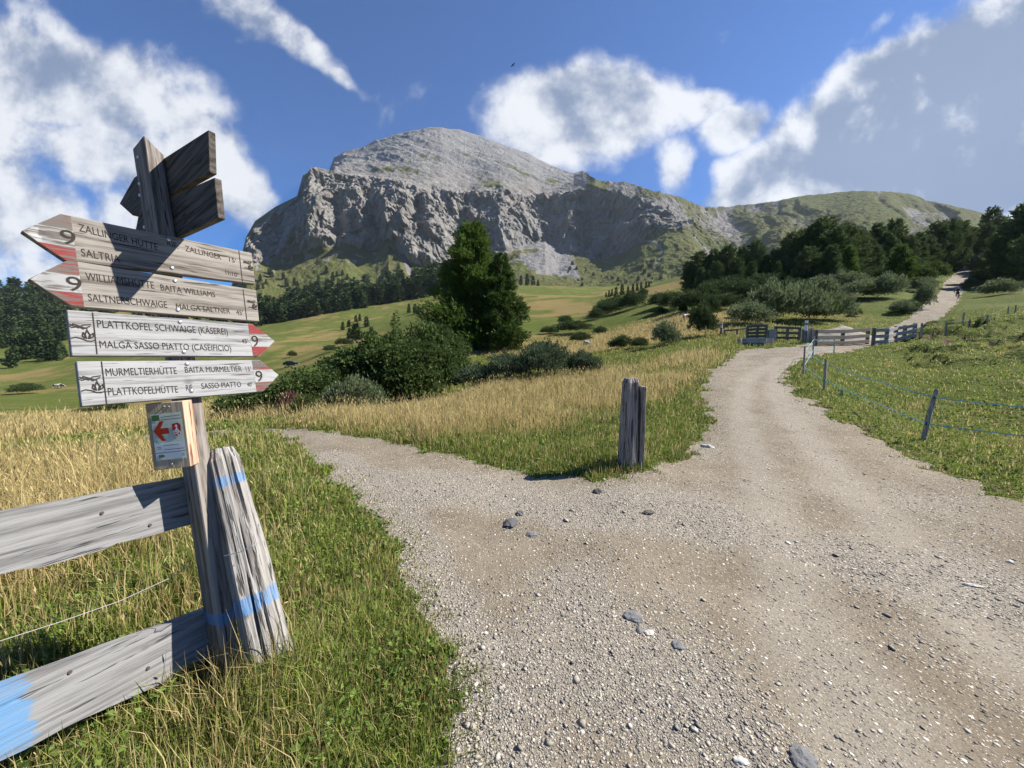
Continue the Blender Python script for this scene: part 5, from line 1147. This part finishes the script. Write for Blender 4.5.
bm = bmesh.new(); tube(bm, [(0, .06, .93), (0, .18, .93), (0, .32, .94)], [.03, .05, .07], 8); bmo('saddle', bm, M_rub, bk)
human('cyclist in dark shorts and grey top riding down the upper gravel road', tuple(P_ + np.array([0, 0, 0])), face, ride)
P_ = gp(967.5, 268); human('distant walker in dark clothes near the crest of the gravel road', tuple(P_), .2, walk, shirt=M_cloth)
def cow(label, px, row, hpx, rz, coat, patch):
    p_ = gp(px, row); s_ = pxh(hpx, p_[1]) / 1.45; t = thing('cow', label, 'cow', tuple(p_), (0, 0, rz)); t.scale = (s_,) * 3
    pts = [(-.75, 0, 1.15), (-.2, 0, 1.1), (.55, 0, 1.15), (.95, 0, 1.32), (1.2, 0, 1.32), (1.48, 0, 1.12)]; ed = [(0, 1), (1, 2), (2, 3), (3, 4), (4, 5)]; rd_ = [.30, .36, .32, .19, .15, .09]
    for x_, jx in ((-.72, .12), (.5, -.04)):
        for y_ in (-.2, .2):
            i0 = len(pts); pts += [(x_, y_, .8), (x_ - jx, y_, .45), (x_ - jx * .4, y_, .02)]; ed += [(0 if x_ < 0 else 2, i0), (i0, i0 + 1), (i0 + 1, i0 + 2)]; rd_ += [.15, .08, .06]
    i0 = len(pts); pts += [(-1.08, 0, 1.2), (-1.12, 0, .6)]; ed += [(0, i0), (i0, i0 + 1)]; rd_ += [.04, .03]
    n = NT('cow_coat', .8); n.base(n.mix(n.mapr(n.noise(n.coord(), 1.3, 2), .48, .52), coat, patch)); skin('body', pts, ed, rd_, n.m, t, 1)
    for y_ in (-.16, .16):
        bm = bmesh.new(); tube(bm, [(1.16, y_ * .5, 1.45), (1.14, y_ * 1.5, 1.52), (1.18, y_ * 1.6, 1.66)], [.03, .025, .008], 6); bmo('horn', bm, flat('cow_horn', (.5, .45, .36), .5), t)
cow('white and dark cow grazing on the far left meadow, left of its companion', 56.5, 388, 4.2, .3, (.62, .58, .52), (.05, .04, .035)); cow('darker cow grazing on the far left meadow, right of its companion', 63, 388, 4.0, 2.9, (.05, .045, .04), (.5, .47, .42))
cow('brown and white cow resting on the yellow slope below the pine wood', 686, 320, 6.0, .5, (.22, .09, .045), (.6, .56, .5))
def car():
    p_ = gp(292, 366); s_ = 1.0; t = thing('car', 'dark blue car parked on the green valley meadow behind the arrow tips', 'car', tuple(p_), (0, 0, .12)); L = pxh(15, p_[1]); s_ = L / 4.3; t.scale = (s_,) * 3
    pr = [(-2.15, .35), (-2.15, .85), (-1.95, 1.0), (-1.2, 1.45), (.2, 1.5), (1.05, .98), (1.95, .85), (2.15, .6), (2.12, .32)]
    paint = NT('dark_blue_car_paint', .3); paint.base((.015, .02, .05)); paint.p.inputs['Coat Weight'].default_value = .6
    bm = bmesh.new(); prism(bm, pr, -.85, .85, None, .06); bmo('body', bm, paint.m, t)
    gl = NT('car_window_glass', .08); gl.base((.06, .07, .09)); gl.p.inputs['Specular IOR Level'].default_value = .8
    for y_ in (-.87, .86):
        bm = bmesh.new(); prism(bm, [(-1.7, 1.0), (-1.15, 1.36), (.15, 1.4), (.85, 1.0)], y_, y_ + .01, None); bmo('side_window', bm, gl.m, t)
    bm = bmesh.new(); bm.faces.new([bm.verts.new(q) for q in ((.30, -.7, 1.47), (.30, .7, 1.47), (1.0, .75, 1.03), (1.0, -.75, 1.03))]); bmesh.ops.translate(bm, vec=(.03, 0, .02), verts=bm.verts); bmo('windscreen', bm, gl.m, t)
    for x_ in (-1.3, 1.35):
        for y_ in (-.8, .8):
            bm = bmesh.new(); bmesh.ops.create_cone(bm, cap_ends=True, segments=18, radius1=.34, radius2=.34, depth=.2, matrix=Matrix.Translation((x_, y_, .34)) @ Matrix.Rotation(R(90), 4, 'X')); w_ = bmo('wheel', bm, M_rub, t)
            bm = bmesh.new(); bmesh.ops.create_cone(bm, cap_ends=True, segments=14, radius1=.2, radius2=.18, depth=.03, matrix=Matrix.Translation((x_, y_ * 1.14, .34)) @ Matrix.Rotation(R(90), 4, 'X')); bmo('rim', bm, M_zinc, w_)
    for y_ in (-.6, .6):
        bm = bmesh.new(); box(bm, 2.10, 2.17, y_ - .16, y_ + .16, .62, .76, None, .02); bmo('headlight', bm, M_white, t)
car()
p = at(513, 65, 60); bd = thing('bird', 'tiny dark bird gliding high in the blue sky above the mountain', 'bird', tuple(p), (0, 0, .6))
skin('body', [(-.22, 0, 0), (0, 0, 0), (.16, 0, .02), (.24, 0, .03)], [(0, 1), (1, 2), (2, 3)], [.02, .06, .045, .02], M_rub, bd, 1, 1)
for s_ in (-1, 1):
    bm = bmesh.new(); prism(bm, [(-.08, 0), (.08, 0), (.06, .3), (-.02, .55), (-.10, .3)], -.008, .008, Matrix(((1, 0, 0, 0), (0, 0, s_, 0), (0, 1, .0, .03), (0, 0, 0, 1))) ); bmo('wing', bm, M_rub, bd)
for n_, px, row, sc in ((0, 33, 319, .9), (1, 18, 303, .6)):
    q = gp(px, row)
rock('boulder', 'pale boulder showing among the dark trees on the left hill', 33, 320, 6, 5, 7, PALE, 21); rock('boulder', 'small pale outcrop higher among the trees on the left hill', 18, 304, 6, 5, 6, PALE, 22)

# ------------------------------------------------------------------ the air between here and the mountain
bm = bmesh.new(); box(bm, -3400, 3400, -120, 3600, -75, 1750); hz = NT('mountain_air'); hz.N.remove(hz.p)
pv = hz.N.new('ShaderNodeVolumePrincipled'); pv.inputs['Color'].default_value = (.78, .88, 1, 1); pv.inputs['Density'].default_value = .000035; pv.inputs['Anisotropy'].default_value = .2
hz.L.new(pv.outputs[0], hz.out.inputs['Volume'])
o = bmo('haze', bm, hz.m); tag(o, 'thin blue summer haze between the meadow and the mountain', 'haze', kind='stuff')
